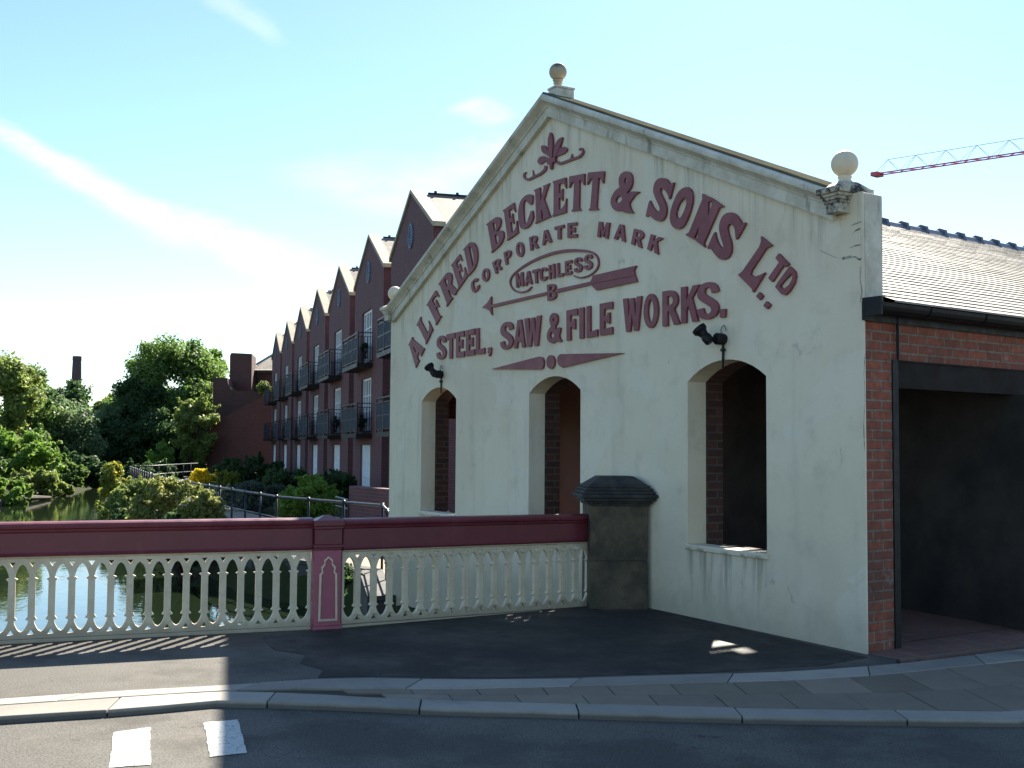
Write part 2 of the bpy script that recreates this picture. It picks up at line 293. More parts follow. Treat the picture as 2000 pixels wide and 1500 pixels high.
    leaf('leaf_bramble', (0.13, 0.175, 0.04), (0.33, 0.33, 0.085), hi=(0.45, 0.42, 0.28)); leaf('leaf_sage', (0.05, 0.075, 0.055), (0.08, 0.11, 0.085))
    leaf('leaf_gold', (0.12, 0.17, 0.03), (0.26, 0.27, 0.04), hi=(0.62, 0.50, 0.03))
    leaf('petal_yellow', (0.60, 0.48, 0.02), (0.75, 0.62, 0.03))
build_materials()

# ---------------------------------------------------------------- mesh helpers
ORG = {}
def tag(o, label=None, cat=None, group=None, kind=None):
    if label: o['label'] = label
    if cat: o['category'] = cat
    if group: o['group'] = group
    if kind: o['kind'] = kind
    return o
def thing(name, loc, label, cat, group=None):
    o = bpy.data.objects.new(name, None); C.objects.link(o); o.location = tuple(float(v) for v in loc); o.empty_display_size = 0.3
    ORG[o.name] = np.array(loc, float); return tag(o, label, cat, group)

class MB:
    def __init__(s): s.v = []; s.f = []
    def add(s, vs, fs):
        k = len(s.v); s.v.extend([tuple(float(c) for c in p) for p in vs]); s.f.extend([tuple(i+k for i in f) for f in fs]); return s
    def box(s, c, size, ax=None):
        c = np.array(c, float); h = np.array(size, float)/2
        A = np.eye(3) if ax is None else np.array(ax, float)
        vs = [c + A[0]*h[0]*i + A[1]*h[1]*j + A[2]*h[2]*k for k in (-1, 1) for j in (-1, 1) for i in (-1, 1)]
        return s.add(vs, [(0, 2, 3, 1), (4, 5, 7, 6), (0, 1, 5, 4), (2, 6, 7, 3), (0, 4, 6, 2), (1, 3, 7, 5)])
    def bar(s, a, b, w, h=None, up=(0, 0, 1)):
        a = np.array(a, float); b = np.array(b, float); d = b-a; l = np.linalg.norm(d); d = d/l; up = np.array(up, float)
        if abs(d @ up) > 0.98: up = np.array([1.0, 0, 0])
        t = np.cross(up, d); t /= np.linalg.norm(t); n = np.cross(d, t)
        return s.box((a+b)/2, (l, w, h or w), (d, t, n))
    def tube(s, path, rad, n=8, cap=True):
        path = [np.array(p, float) for p in path]; k = len(s.v); m = len(path)
        rad = rad if isinstance(rad, (list, tuple)) else [rad]*m; prev = None
        for i, p in enumerate(path):
            d = path[min(i+1, m-1)] - path[max(i-1, 0)]; d /= np.linalg.norm(d)
            a = np.array([0, 0, 1.0]) if abs(d[2]) < 0.9 else np.array([1.0, 0, 0])
            if prev is not None: a = prev
            t = a - d*(a @ d); t /= np.linalg.norm(t); prev = t; b = np.cross(d, t)
            s.v.extend([tuple(p + rad[i]*(math.cos(2*math.pi*j/n)*t + math.sin(2*math.pi*j/n)*b)) for j in range(n)])
        for i in range(m-1):
            for j in range(n):
                s.f.append((k+i*n+j, k+i*n+(j+1) % n, k+(i+1)*n+(j+1) % n, k+(i+1)*n+j))
        if cap: s.f.append(tuple(k+j for j in range(n))[::-1]); s.f.append(tuple(k+(m-1)*n+j for j in range(n)))
        return s
    def lathe(s, c, prof, n=20, ax=(0, 0, 1)):
        c = np.array(c, float); d = np.array(ax, float); d /= np.linalg.norm(d)
        a = np.array([1.0, 0, 0]) if abs(d[0]) < 0.9 else np.array([0, 1.0, 0])
        t = a - d*(a @ d); t /= np.linalg.norm(t); b = np.cross(d, t); k = len(s.v)
        for r, h in prof:
            r = max(r, 1e-4); s.v.extend([tuple(c + d*h + r*(math.cos(2*math.pi*j/n)*t + math.sin(2*math.pi*j/n)*b)) for j in range(n)])
        for i in range(len(prof)-1):
            for j in range(n): s.f.append((k+i*n+j, k+i*n+(j+1) % n, k+(i+1)*n+(j+1) % n, k+(i+1)*n+j))
        s.f.append(tuple(k+j for j in range(n))[::-1]); s.f.append(tuple(k+(len(prof)-1)*n+j for j in range(n))); return s
    def sphere(s, c, r, n=24, m=14):
        return s.lathe(c, [(r*math.sin(math.pi*i/m), -r*math.cos(math.pi*i/m)) for i in range(m+1)], n)
    def prism(s, loops, fn, d0, d1):
        """Extrude a 2-D outline (first loop) with holes (other loops) from depth d0 to d1; fn(u, v, d) gives the 3-D point."""
        tris = tessellate_polygon([[Vector((p[0], p[1], 0)) for p in lp] for lp in loops])
        flat = [p for lp in loops for p in lp]; n = len(flat); k = len(s.v)
        s.v.extend([tuple(fn(p[0], p[1], d0)) for p in flat]); s.v.extend([tuple(fn(p[0], p[1], d1)) for p in flat])
        for t in tris:
            s.f.append(tuple(k+i for i in t)); s.f.append(tuple(k+n+i for i in t[::-1]))
        o = 0
        for lp in loops:
            m = len(lp)
            for i in range(m):
                j = (i+1) % m; s.f.append((k+o+i, k+o+j, k+n+o+j, k+n+o+i))
            o += m
        return s
    def build(s, name, mat, parent=None, loc=None, smooth=False, bevel=0.0, fix=True):
        root = parent
        while root is not None and root.parent is not None: root = root.parent
        org = ORG[root.name] if root is not None else (np.array(loc, float) if loc is not None else np.zeros(3))
        me = bpy.data.meshes.new(name); V = np.array(s.v, float) - org
        me.from_pydata(V.tolist(), [], s.f)
        if fix:
            bm = bmesh.new(); bm.from_mesh(me); bmesh.ops.recalc_face_normals(bm, faces=bm.faces); bm.to_mesh(me); bm.free()
        me.validate(); uv = me.uv_layers.new(name='uv')
        for p in me.polygons:
            n = p.normal
            if abs(n.z) > 0.93: t = Vector((1, 0, 0)); b = Vector((0, 1, 0))
            else:
                t = Vector((0, 0, 1)).cross(n).normalized(); b = n.cross(t)
            for li in p.loop_indices:
                co = me.vertices[me.loops[li].vertex_index].co; w = Vector((co.x+org[0], co.y+org[1], co.z+org[2]))
                uv.data[li].uv = (w.dot(t), w.dot(b))
            p.use_smooth = smooth
        me.materials.append(MATS[mat]); o = bpy.data.objects.new(name, me); C.objects.link(o)
        if parent is not None: o.parent = parent
        else: o.location = tuple(org); ORG[o.name] = org
        if bevel:
            b = o.modifiers.new('bevel', 'BEVEL'); b.width = bevel; b.segments = 2; b.limit_method = 'ANGLE'; b.angle_limit = R(40)
        return o
def structure(name, mb, mat, **k): return tag(mb.build(name, mat, **k), kind='structure')
def ell(cx, cy, rx, ry, a0=0, a1=360, n=24):
    full = abs(a1-a0) >= 360; m = n if full else n-1
    return [(cx+rx*math.cos(R(a0+(a1-a0)*i/m)), cy+ry*math.sin(R(a0+(a1-a0)*i/m))) for i in range(n)]
def chaikin(p, it=1):
    for _ in range(it):
        q = []
        for i in range(len(p)):
            a = np.array(p[i]); b = np.array(p[(i+1) % len(p)]); q += [tuple(0.78*a+0.22*b), tuple(0.22*a+0.78*b)]
        p = q
    return p
def catmull(p, n=5):
    p = [np.array(q, float) for q in p]; o = []
    for i in range(len(p)-1):
        a, b, c, d = p[max(i-1, 0)], p[i], p[i+1], p[min(i+2, len(p)-1)]
        for k in range(n):
            t = k/n; o.append(0.5*((2*b)+(-a+c)*t+(2*a-5*b+4*c-d)*t*t+(-a+3*b-3*c+d)*t**3))
    o.append(p[-1]); return o
def stroke(p, w, kx=1.0, n=5):
    """Outline of a brush stroke along p; w is a width or a list of widths; kx squeezes x before offsetting (for narrow letters)."""
    q = catmull([(a*kx, b) for a, b in p], n); m = len(q)
    ws = [w]*m if not isinstance(w, (list, tuple)) else list(np.interp(np.linspace(0, 1, m), np.linspace(0, 1, len(w)), w))
    L_, R_ = [], []
    for i in range(m):
        d = q[min(i+1, m-1)]-q[max(i-1, 0)]; d /= np.linalg.norm(d); nn = np.array([-d[1], d[0]])
        L_.append(q[i]+nn*ws[i]/2); R_.append(q[i]-nn*ws[i]/2)
    return [(a[0]/kx, a[1]) for a in L_+R_[::-1]]

# ---------------------------------------------------------------- the painted gable and the works building
DX, DY = -0.114782, 0.993391         # direction of the building's side wall, away from the gable
NX, NY = DY, -DX                     # outward normal of the gate wall
W = 9.10
def side(t, z, d=0.0): return (W + DX*t + NX*d, (max(DY*t + NY*d, 0.0175) if 0 < t < 0.1 else DY*t + NY*d), z)

def arch(x0, x1, z0, zs, rise, grow=0.0):
    x0 -= grow; x1 += grow; z0 -= grow; cx = (x0+x1)/2; h = (x1-x0)/2
    rad = (h*h+rise*rise)/(2*rise); cz = zs+rise-rad; a = math.degrees(math.asin(h/rad))
    return [(x0, z0), (x1, z0)] + [(cx+rad*math.cos(R(t)), cz+rad*math.sin(R(t))) for t in np.linspace(90-a, 90+a, 13)]
OPEN = [(1.09, 2.153), (4.028, 5.118), (W-2.153, W-1.09)]
ZSILL, ZSPR, RISE = 0.648, 2.135, 0.17

works = thing('works_building', (0, 0, 0), 'cream painted gabled works with raised maroon lettering and arched openings', 'building')
def build_works():
    wall = [(0, -3.2), (W, -3.2), (W, 3.49), (8.72, 3.49), (8.66, 3.50), (4.5, 5.36), (0.30, 3.48), (0, 3.40)]
    holes = [arch(a, b, ZSILL, ZSPR, RISE) for a, b in OPEN]
    skin = [(0, -3.2), (W, -3.2), (W, 3.49), (8.72, 3.49), (8.66, 3.50), (4.5, 5.36), (0.30, 3.48), (0, 3.40)]
    core = [(0, -3.2), (W-0.25, -3.2), (W-0.25, 3.45), (8.66, 3.49), (4.5, 5.35), (0.30, 3.47), (0, 3.39)]
    MB().prism([skin]+holes, lambda u, v, d: (u, d, v), 0.0, 0.016).prism([core]+holes, lambda u, v, d: (u, d, v), 0.016, 0.21).build('gable_wall', 'stucco', works)
    holes2 = [arch(a, b, ZSILL, ZSPR, RISE, 0.012) for a, b in OPEN]
    inner = [(0.03, -3.2), (W-0.30, -3.2), (W-0.30, 2.6), (8.6, 3.3), (4.5, 5.2), (0.35, 3.3), (0.03, 3.2)]
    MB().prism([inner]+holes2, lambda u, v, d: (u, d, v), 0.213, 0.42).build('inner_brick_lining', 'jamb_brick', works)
    for a, b in OPEN:
        MB().box(((a+b)/2, 0.075, ZSILL-0.018), (b-a+0.05, 0.20, 0.05)).build('window_sill', 'stucco', works, bevel=0.008)
    # raking cornice
    c = math.cos(math.atan(0.44))
    prof = [(0.0, 0.004), (0.0, -0.055), (0.095, -0.055), (0.10, -0.07), (0.115, -0.075), (0.135, -0.10), (0.165, -0.15), (0.185, -0.155), (0.20, -0.155), (0.225, -0.13), (0.225, 0.205), (0.0, 0.205), ]
    mb = MB(); k = len(prof); XL, XM, XR = 0.16, 4.5, 8.84
    for X in (XL, XM, XR):
        mb.v.extend([(X, y, 5.215-0.44*abs(X-XM)+o/c) for o, y in prof])
    for i in range(2):
        for j in range(k): mb.f.append((i*k+j, i*k+(j+1) % k, (i+1)*k+(j+1) % k, (i+1)*k+j))
    mb.f.append(tuple(range(k))); mb.f.append(tuple(range(2*k, 3*k))[::-1])
    mb.build('raking_cornice', 'painted_stone', works)
    mb = MB(); cap = [(0.2265, -0.132), (0.246, -0.118), (0.240, 0.215), (0.2265, 0.215)]; k = 4
    for X in (XL, XM, XR): mb.v.extend([(X, y, 5.215-0.44*abs(X-XM)+o/c) for o, y in cap])
    for i in range(2):
        for j in range(k): mb.f.append((i*k+j, i*k+(j+1) % k, (i+1)*k+(j+1) % k, (i+1)*k+j))
    mb.f.append(tuple(range(k))); mb.f.append(tuple(range(2*k, 3*k))[::-1]); mb.build('weathered_cap', 'cap_stone', works)
    # kneeler capitals with ball finials
    for xc, zb, mt in ((0.08, 3.33, 'painted_stone'), (8.90, 3.345, 'sooty_stone')):
        mb = MB()
        for h, z0, z1 in ((0.070, zb, zb+0.075), (0.080, zb+0.075, zb+0.09), (0.074, zb+0.09, zb+0.10), (0.088, zb+0.10, zb+0.125), (0.100, zb+0.125, zb+0.15), (0.122, zb+0.15, zb+0.195)):
            mb.box((xc, 0.02, (z0+z1)/2), (2*h, 2*h+0.13, z1-z0-0.0004))
        k = len(mb.v); z0 = zb+0.195; q = 0.112
        mb.add([(xc-q, -0.155, z0), (xc+q, -0.155, z0), (xc+q, 0.195, z0), (xc-q, 0.195, z0), (xc-.07, -0.05, z0+.055), (xc+.07, -0.05, z0+.055), (xc+.07, 0.09, z0+.055), (xc-.07, 0.09, z0+.055)],
               [(0, 1, 2, 3), (4, 5, 6, 7), (0, 1, 5, 4), (1, 2, 6, 5), (2, 3, 7, 6), (3, 0, 4, 7)])
        mb.build('kneeler_capital', mt, works, bevel=0.006)
        f = MB(); f.lathe((xc, 0.02, zb+0.235), [(0.075, 0), (0.06, 0.02), (0.045, 0.04), (0.055, 0.055), (0.05, 0.07)], 20)
        zc = zb+0.235+0.165; f.sphere((xc, 0.02, zc), 0.104, 32, 20)
        f.build('ball_finial', 'ball_stone', works, smooth=True)
    mb = MB(); mb.box((4.5, 0.12, 5.47), (0.17, 0.24, 0.13)).box((4.5, 0.12, 5.548), (0.19, 0.26, 0.026))
    mb.build('apex_pedestal', 'painted_stone', works, bevel=0.008)
    f = MB(); f.lathe((4.46, 0.10, 5.562), [(0.06, 0), (0.045, 0.02), (0.04, 0.05), (0.055, 0.06), (0.04, 0.085), (0.06, 0.09), (0.06, 0.10), (0.03, 0.105)], 20); f.sphere((4.46, 0.10, 5.755), 0.10, 32, 20)
    f.build('ball_finial', 'stained_ball', works, smooth=True)
    # parapet end seen above the gutter
    MB().prism([[(0.019, 2.60), (0.235, 2.60), (0.235, 3.486), (0.019, 3.486)]], lambda u, v, d: side(u, v, d), -0.24, 0.004).build('parapet_end', 'painted_stone', works, bevel=0.01)
    # gate wall of brick, with the gateway
    outer = [(0.018, -1.0), (0.35, -1.0), (0.35, 2.22), (2.75, 2.22), (2.75, -1.0), (11.2, -1.0), (11.2, 2.58), (0.018, 2.58)]
    MB().prism([outer], lambda u, v, d: side(u, v, d), -0.24, -0.012).build('gate_wall', 'gate_brick', works)
    left = [(0.43, -3.2), (0.75, -3.2), (0.75, 1.93), (3.4, 1.93), (3.4, -3.2), (11.2, -3.2), (11.2, 2.60), (0.43, 2.60)]
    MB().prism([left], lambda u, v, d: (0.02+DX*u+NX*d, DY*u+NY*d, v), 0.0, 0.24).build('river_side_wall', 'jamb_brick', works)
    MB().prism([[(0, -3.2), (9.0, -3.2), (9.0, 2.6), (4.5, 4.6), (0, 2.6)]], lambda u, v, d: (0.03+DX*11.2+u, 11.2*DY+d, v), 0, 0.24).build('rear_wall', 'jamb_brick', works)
    # gate steelwork
    MB().box(side(0.385, 1.11, -0.05), (0.07, 0.10, 2.22), ((DX, DY, 0), (NX, NY, 0), (0, 0, 1))).build('gate_post', 'black_iron', works)
    MB().box(side(2.72, 1.11, -0.05), (0.07, 0.10, 2.22), ((DX, DY, 0), (NX, NY, 0), (0, 0, 1))).build('gate_post', 'black_iron', works)
    MB().box(side(1.552, 2.105, -0.055), (2.26, 0.10, 0.205), ((DX, DY, 0), (NX, NY, 0), (0, 0, 1))).box(side(1.552, 2.213, -0.02), (2.26, 0.05, 0.012), ((DX, DY, 0), (NX, NY, 0), (0, 0, 1))).build('shutter_box', 'shutter_steel', works)
    MB().tube([side(0.39, 2.22, 0.02), side(0.39, 2.56, 0.02)], 0.012, 8).build('cable_pipe', 'black_iron', works)
    # interior
    MB().add([(0.2, 0.43, 0.012), (8.9, 0.43, 0.012), (8.0, 11, 0.012), (-1.0, 11, 0.012)], [(0, 1, 2, 3)]).add([(8.85, 0.33, -0.02)], []).build('brick_floor', 'floor_brick', works)
    a = np.array([8.83, 2.01]); b = np.array([3.1, 2.42]); d = (b-a)/np.linalg.norm(b-a); n = np.array([-d[1], d[0]])
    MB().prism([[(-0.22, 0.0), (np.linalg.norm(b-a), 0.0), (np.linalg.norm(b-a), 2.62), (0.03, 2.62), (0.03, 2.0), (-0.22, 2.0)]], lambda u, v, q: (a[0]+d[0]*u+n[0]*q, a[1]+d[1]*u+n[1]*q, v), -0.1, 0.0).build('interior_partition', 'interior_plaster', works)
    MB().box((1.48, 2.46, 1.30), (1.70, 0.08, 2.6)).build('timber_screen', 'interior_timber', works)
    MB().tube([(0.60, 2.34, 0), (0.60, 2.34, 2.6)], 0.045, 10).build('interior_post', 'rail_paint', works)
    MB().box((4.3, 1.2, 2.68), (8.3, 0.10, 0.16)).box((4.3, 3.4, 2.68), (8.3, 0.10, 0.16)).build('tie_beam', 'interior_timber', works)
    # roof: slates in real stepped courses on the gate side
    rz, ez = 4.70, 2.655; rx = W/2
    def roof_side(x_e, name, stepped):
        mb = MB(); n = 40 if stepped else 1
        for i in range(n):
            f0 = i/n; f1 = (i+1)/n
            xa = x_e+(rx-x_e)*f0; xb = x_e+(rx-x_e)*f1; za = ez+(rz-ez)*f0; zb = ez+(rz-ez)*f1
            up = 0.012 if stepped else 0
            for j in range(30 if stepped else 1):
                m = 30 if stepped else 1
                t0 = 0.26+10.94*(j/m)+(0.15 if (i % 2 and stepped and j) else 0); t1 = 0.26+10.94*((j+1)/m)+(0.15 if (i % 2 and stepped and j < m-1) else 0)
                u2 = up+(random.uniform(-.001, .003) if stepped else 0); g = 0.0
                q = [(xa+DX*t0, DY*t0+g, za+u2), (xa+DX*t1, DY*t1-g, za+u2), (xb+DX*t1, DY*t1-g, zb+0.002), (xb+DX*t0, DY*t0+g, zb+0.002)]
                if stepped:
                    mb.add(q+[(xa+DX*t0, DY*t0+g, za-0.004), (xa+DX*t1, DY*t1-g, za-0.004)], [(0, 1, 2, 3), (0, 4, 5, 1)])
                else: mb.add(q, [(0, 1, 2, 3)])
        return mb.build(name, 'slate', works, fix=False)
    roof_side(W+0.10, 'slate_roof', True)
    mb = MB(); rr = random.Random(11); XN, TN = 38, 84
    for i in range(XN):
        for j in range(TN):
            f0, f1 = i/XN, (i+1)/XN; t0, t1 = 0.26+10.94*j/TN, 0.26+10.94*(j+1)/TN
            xa, xb = -0.10+(rx+0.10)*f0, -0.10+(rx+0.10)*f1; xm = (xa+xb)/2+DX*t0
            if 3.0 < xm < 4.30 and 1.7 < t0 < 5.2 and rr.random() < (0.17 if 3.45 < xm else 0.12): continue  # random gaps added to this unseen slope to throw sun dapples through the windows
            za, zb = ez+(rz-ez)*f0, ez+(rz-ez)*f1
            mb.add([(xa+DX*t0, DY*t0, za+.01), (xa+DX*t1, DY*t1, za+.01), (xb+DX*t1, DY*t1, zb), (xb+DX*t0, DY*t0, zb)], [(0, 3, 2, 1)])
    mb.build('slate_roof', 'slate', works, fix=False)
    MB().prism([[(rx, rz-0.01), (W+0.02, ez-0.01), (W+0.02, ez-0.07), (rx, rz-0.08)]], lambda u, v, d: (u+DX*d, DY*d, v-0.02), 0.43, 11.1).build('roof_deck', 'interior_timber', works)
    # ridge tiles with raised roll at each joint
    mb = MB(); L_ = 0.46
    for i in range(23):
        t0 = 0.30+i*L_; t1 = t0+L_*0.97
        def rp(t, r): return [(rx+DX*t+NX*x, DY*t+NY*x, rz+z) for x, z in ((-0.13, -0.05), (-0.11, -0.03), (-0.05*r, 0.035*r), (0, 0.055*r), (0.05*r, 0.035*r), (0.11, -0.03), (0.13, -0.05))]
        for ta, tb, r in ((t0, t1, 1.0), (t0-0.01, t0+0.05, 1.75)):
            A = rp(ta, r); B = rp(tb, r); m = len(A)
            mb.add(A+B, [(j, j+1, m+j+1, m+j) for j in range(m-1)]+[tuple(range(m)), tuple(range(m, 2*m))[::-1]])
    mb.build('ridge_tiles', 'ridge_tile', works)
    # gutter and fascia
    mb = MB(); g = [(0.02+0.075*math.cos(R(a)), 2.625+0.075*math.sin(R(a))) for a in np.linspace(180, 360, 9)]; g2 = [(0.02+0.066*math.cos(R(a)), 2.625+0.066*math.sin(R(a))) for a in np.linspace(360, 180, 9)]
    mb.prism([[(x+0.085, z) for x, z in g+g2]], lambda u, v, d: side(d, v, u), -0.01, 11.0)
    for t in np.arange(0.6, 11, 0.75): mb.prism([[(x*1.0+0.085+(x-0.02)*0.10, z-0.004) for x, z in g+g2]], lambda u, v, d: side(d, v, u), t, t+0.05)
    mb.box(side(-0.012, 2.60, 0.09), (0.02, 0.17, 0.14), ((DX, DY, 0), (NX, NY, 0), (0, 0, 1)))
    mb.build('gutter', 'black_iron', works)
    MB().prism([[(-0.02, 2.50), (11.1, 2.50), (11.1, 2.645), (-0.02, 2.645)]], lambda u, v, d: side(u, v, d), 0.0, 0.022).build('fascia_board', 'black_iron', works)
    # bracket at the gutter end, and cracks in the render
    def crack(pts, w):
        mb = MB()
        P = [fac(*p) for p in pts]
        for i in range(len(P)-1):
            a, b = P[i], P[i+1]; wa = w*(0.4+0.6*random.random()); dd = b-a; nn = np.array([-dd[2], 0, dd[0]]); nn /= np.linalg.norm(nn)
            off = np.array([0, -0.0025, 0]); mb.add([a+off-nn*wa/2, b+off-nn*wa/2, b+off+nn*wa/2, a+off+nn*wa/2], [(0, 1, 2, 3)])
        mb.build('render_crack', 'sooty_stone', works, fix=False)
    crack([(1645, 505), (1655, 503), (1663, 501), (1672, 502), (1679, 508), (1682, 504)], 0.022)
    crack([(1664, 458), (1672, 450), (1681, 446)], 0.010); crack([(1660, 484), (1670, 480), (1681, 478)], 0.009); crack([(1663, 440), (1674, 436), (1682, 433)], 0.009)
    crack([(1600, 488), (1614, 495), (1632, 503), (1645, 505)], 0.005); crack([(1681, 520), (1680, 545), (1684, 570), (1680, 592)], 0.010)
    crack([(1690, 690), (1688, 730), (1690, 780), (1687, 830), (1689, 880)], 0.008)
build_works()

# ---------------------------------------------------------------- raised lettering
def glyphs():
    G = {}
    K = 0.46
    def bowl(x0, y0, y1, x1, n=11):   # right half bulge from (x0,y1) to (x0,y0)
        return [(x0+(x1-x0)*math.cos(R(a)), (y0+y1)/2+(y1-y0)/2*math.sin(R(a))) for a in np.linspace(90, -90, n)]
    G['A'] = [[(0, 0), (.27, 0), (.335, .22), (.665, .22), (.73, 0), (1, 0), (.67, 1), (.33, 1)], [(.39, .40), (.61, .40), (.5, .80)]]
    G['B'] = [[(0, 0), (0, 1)]+bowl(.55, .53, 1, .95)+[(.62, .52)]+bowl(.58, 0, .51, 1.0), [(.3, .17)]+[(.3, .42)]+bowl(.5, .17, .42, .70, 7), [(.3, .60), (.3, .84)]+bowl(.48, .60, .84, .66, 7)]
    G['C'] = [stroke([(.86, .70), (.80, .84), (.68, .90), (.5, .915), (.28, .87), (.15, .70), (.14, .5), (.15, .30), (.28, .13), (.5, .085), (.68, .10), (.80, .16), (.86, .30)], [.16, .15, .15, .14, .14, .15, .15, .14, .14, .15, .16], K)]
    G['D'] = [[(0, 0), (0, 1)]+bowl(.45, 0, 1, 1.0, 15), [(.28, .15), (.28, .85)]+bowl(.45, .15, .85, .72, 11)]
    G['E'] = [[(0, 0), (1, 0), (1, .22), (.36, .19), (.36, .42), (.62, .42), (.62, .34), (.80, .34), (.80, .68), (.62, .68), (.62, .60), (.36, .60), (.36, .81), (1, .78), (1, 1), (0, 1)]]
    G['F'] = [[(0, 0), (.36, 0), (.36, .42), (.62, .42), (.62, .34), (.80, .34), (.80, .68), (.62, .68), (.62, .60), (.36, .60), (.36, .82), (1, .78), (1, 1), (0, 1)]]
    G['H'] = [[(0, 0), (.3, 0), (.3, .42), (.7, .42), (.7, 0), (1, 0), (1, 1), (.7, 1), (.7, .59), (.3, .59), (.3, 1), (0, 1)]]
    G['I'] = [[(0, 0), (1, 0), (1, 1), (0, 1)]]
    G['K'] = [[(0, 0), (.31, 0), (.31, .33), (.42, .48), (.68, 0), (1.02, 0), (.62, .66), (1, 1), (.66, 1), (.31, .62), (.31, 1), (0, 1)]]
    G['L'] = [[(0, 0), (1, 0), (1, .22), (.34, .17), (.34, 1), (0, 1)]]
    G['M'] = [[(0, 0), (.25, 0), (.25, .62), (.42, .08), (.58, .08), (.75, .62), (.75, 0), (1, 0), (1, 1), (.72, 1), (.5, .40), (.28, 1), (0, 1)]]
    G['O'] = [ell(.5, .5, .5, .5, n=30), ell(.5, .5, .21, .335, n=22)]
    G['P'] = [[(0, 0), (0, 1)]+bowl(.5, .40, 1, 1.0)+[(.32, .40), (.32, 0)], [(.31, .56), (.31, .84)]+bowl(.48, .56, .84, .68, 7)]
    G['R'] = [[(0, 0), (0, 1)]+bowl(.5, .44, 1, .98)[:-2]+[(.72, .44), (1.02, 0), (.68, 0), (.42, .41), (.31, .41), (.31, 0)], [(.31, .58), (.31, .84)]+bowl(.48, .58, .84, .68, 7)]
    G['S'] = [stroke([(.86, .70), (.80, .83), (.66, .90), (.48, .915), (.28, .88), (.17, .77), (.20, .64), (.36, .555), (.58, .47), (.78, .37), (.85, .25), (.75, .13), (.52, .085), (.32, .10), (.18, .18), (.12, .31)], [.15, .15, .14, .14, .16, .18, .19, .18, .16, .14, .14, .15, .15], K)]
    G['T'] = [[(.34, 0), (.66, 0), (.66, .81), (1, .77), (1, 1), (0, 1), (0, .77), (.34, .81)]]
    G['W'] = [[(0, 1), (.25, 1), (.32, .40), (.41, .98), (.59, .98), (.68, .40), (.75, 1), (1, 1), (.82, 0), (.60, 0), (.5, .52), (.40, 0), (.18, 0)]]
    # flared serif set for the arched name
    G['A_'] = [[(0, 0), (.40, 0), (.36, .06), (.41, .22), (.62, .22), (.66, .06), (.60, 0), (1.02, 0), (.96, .08), (.70, .92), (.74, 1), (.30, 1), (.35, .92), (.06, .08)], [(.43, .38), (.58, .38), (.50, .72)]]
    G['L_'] = [[(0, 0), (1, 0), (1.02, .46), (.94, .30), (.78, .19), (.50, .16), (.50, .9), (.62, 1), (0, 1), (.12, .9), (.12, .1)]]
    G['F_'] = [[(0, 1), (.98, 1), (1.0, .66), (.90, .80), (.72, .87), (.50, .87), (.50, .60), (.62, .62), (.74, .72), (.74, .36), (.62, .46), (.50, .47), (.50, .10), (.62, 0), (0, 0), (.11, .10), (.11, .90)]]
    G['R_'] = [[(0, 1)]+bowl(.58, .45, 1, 1.0)[1:-2]+[(.78, .45), (.94, .12), (1.06, .02), (.76, -.02), (.66, .05), (.52, .40), (.46, .40), (.46, .10), (.56, 0), (0, 0), (.10, .10), (.10, .90)], [(.46, .56), (.46, .86)]+bowl(.54, .56, .86, .66, 7)]
    G['E_'] = [[(0, 1), (.96, 1), (.98, .68), (.88, .81), (.72, .87), (.48, .87), (.48, .60), (.60, .61), (.73, .71), (.73, .36), (.61, .46), (.48, .47), (.48, .13), (.72, .15), (.90, .25), (1, .40), (.98, 0), (0, 0), (.10, .09), (.10, .91)]]
    G['D_'] = [[(0, 1)]+bowl(.45, 0, 1, 1.0, 15)+[(0, 0), (.10, .08), (.10, .92)], [(.46, .13), (.46, .87)]+bowl(.50, .13, .87, .68, 11)]
    G['B_'] = [[(0, 1)]+bowl(.55, .53, 1, .93)+[(.60, .52)]+bowl(.55, 0, .51, 1.02)+[(0, 0), (.09, .08), (.09, .92)], [(.42, .59), (.42, .87)]+bowl(.50, .59, .87, .62, 7), [(.42, .12), (.42, .44)]+bowl(.52, .12, .44, .66, 7)]
    G['C_'] = [stroke([(.93, .62), (.86, .80), (.70, .89), (.5, .91), (.28, .84), (.19, .66), (.18, .5), (.19, .34), (.28, .16), (.5, .09), (.70, .11), (.86, .22), (.95, .42)], [.05, .20, .15, .12, .14, .17, .18, .17, .14, .12, .15, .18, .04], K)]
    G['K_'] = [[(0, 1), (.42, 1), (.40, .9), (.43, .56), (.66, .94), (.60, 1), (1.02, 1), (.92, .92), (.64, .60), (.94, .10), (1.02, 0), (.50, 0), (.58, .08), (.46, .36), (.43, .32), (.43, .09), (.50, 0), (0, 0), (.10, .09), (.10, .91)]]
    G['T_'] = [[(.20, 0), (.82, 0), (.70, .07), (.68, .84), (.82, .82), (.96, .70), (1.0, .68), (1, 1), (0, 1), (0, .68), (.04, .70), (.18, .82), (.34, .84), (.32, .07)]]
    return G
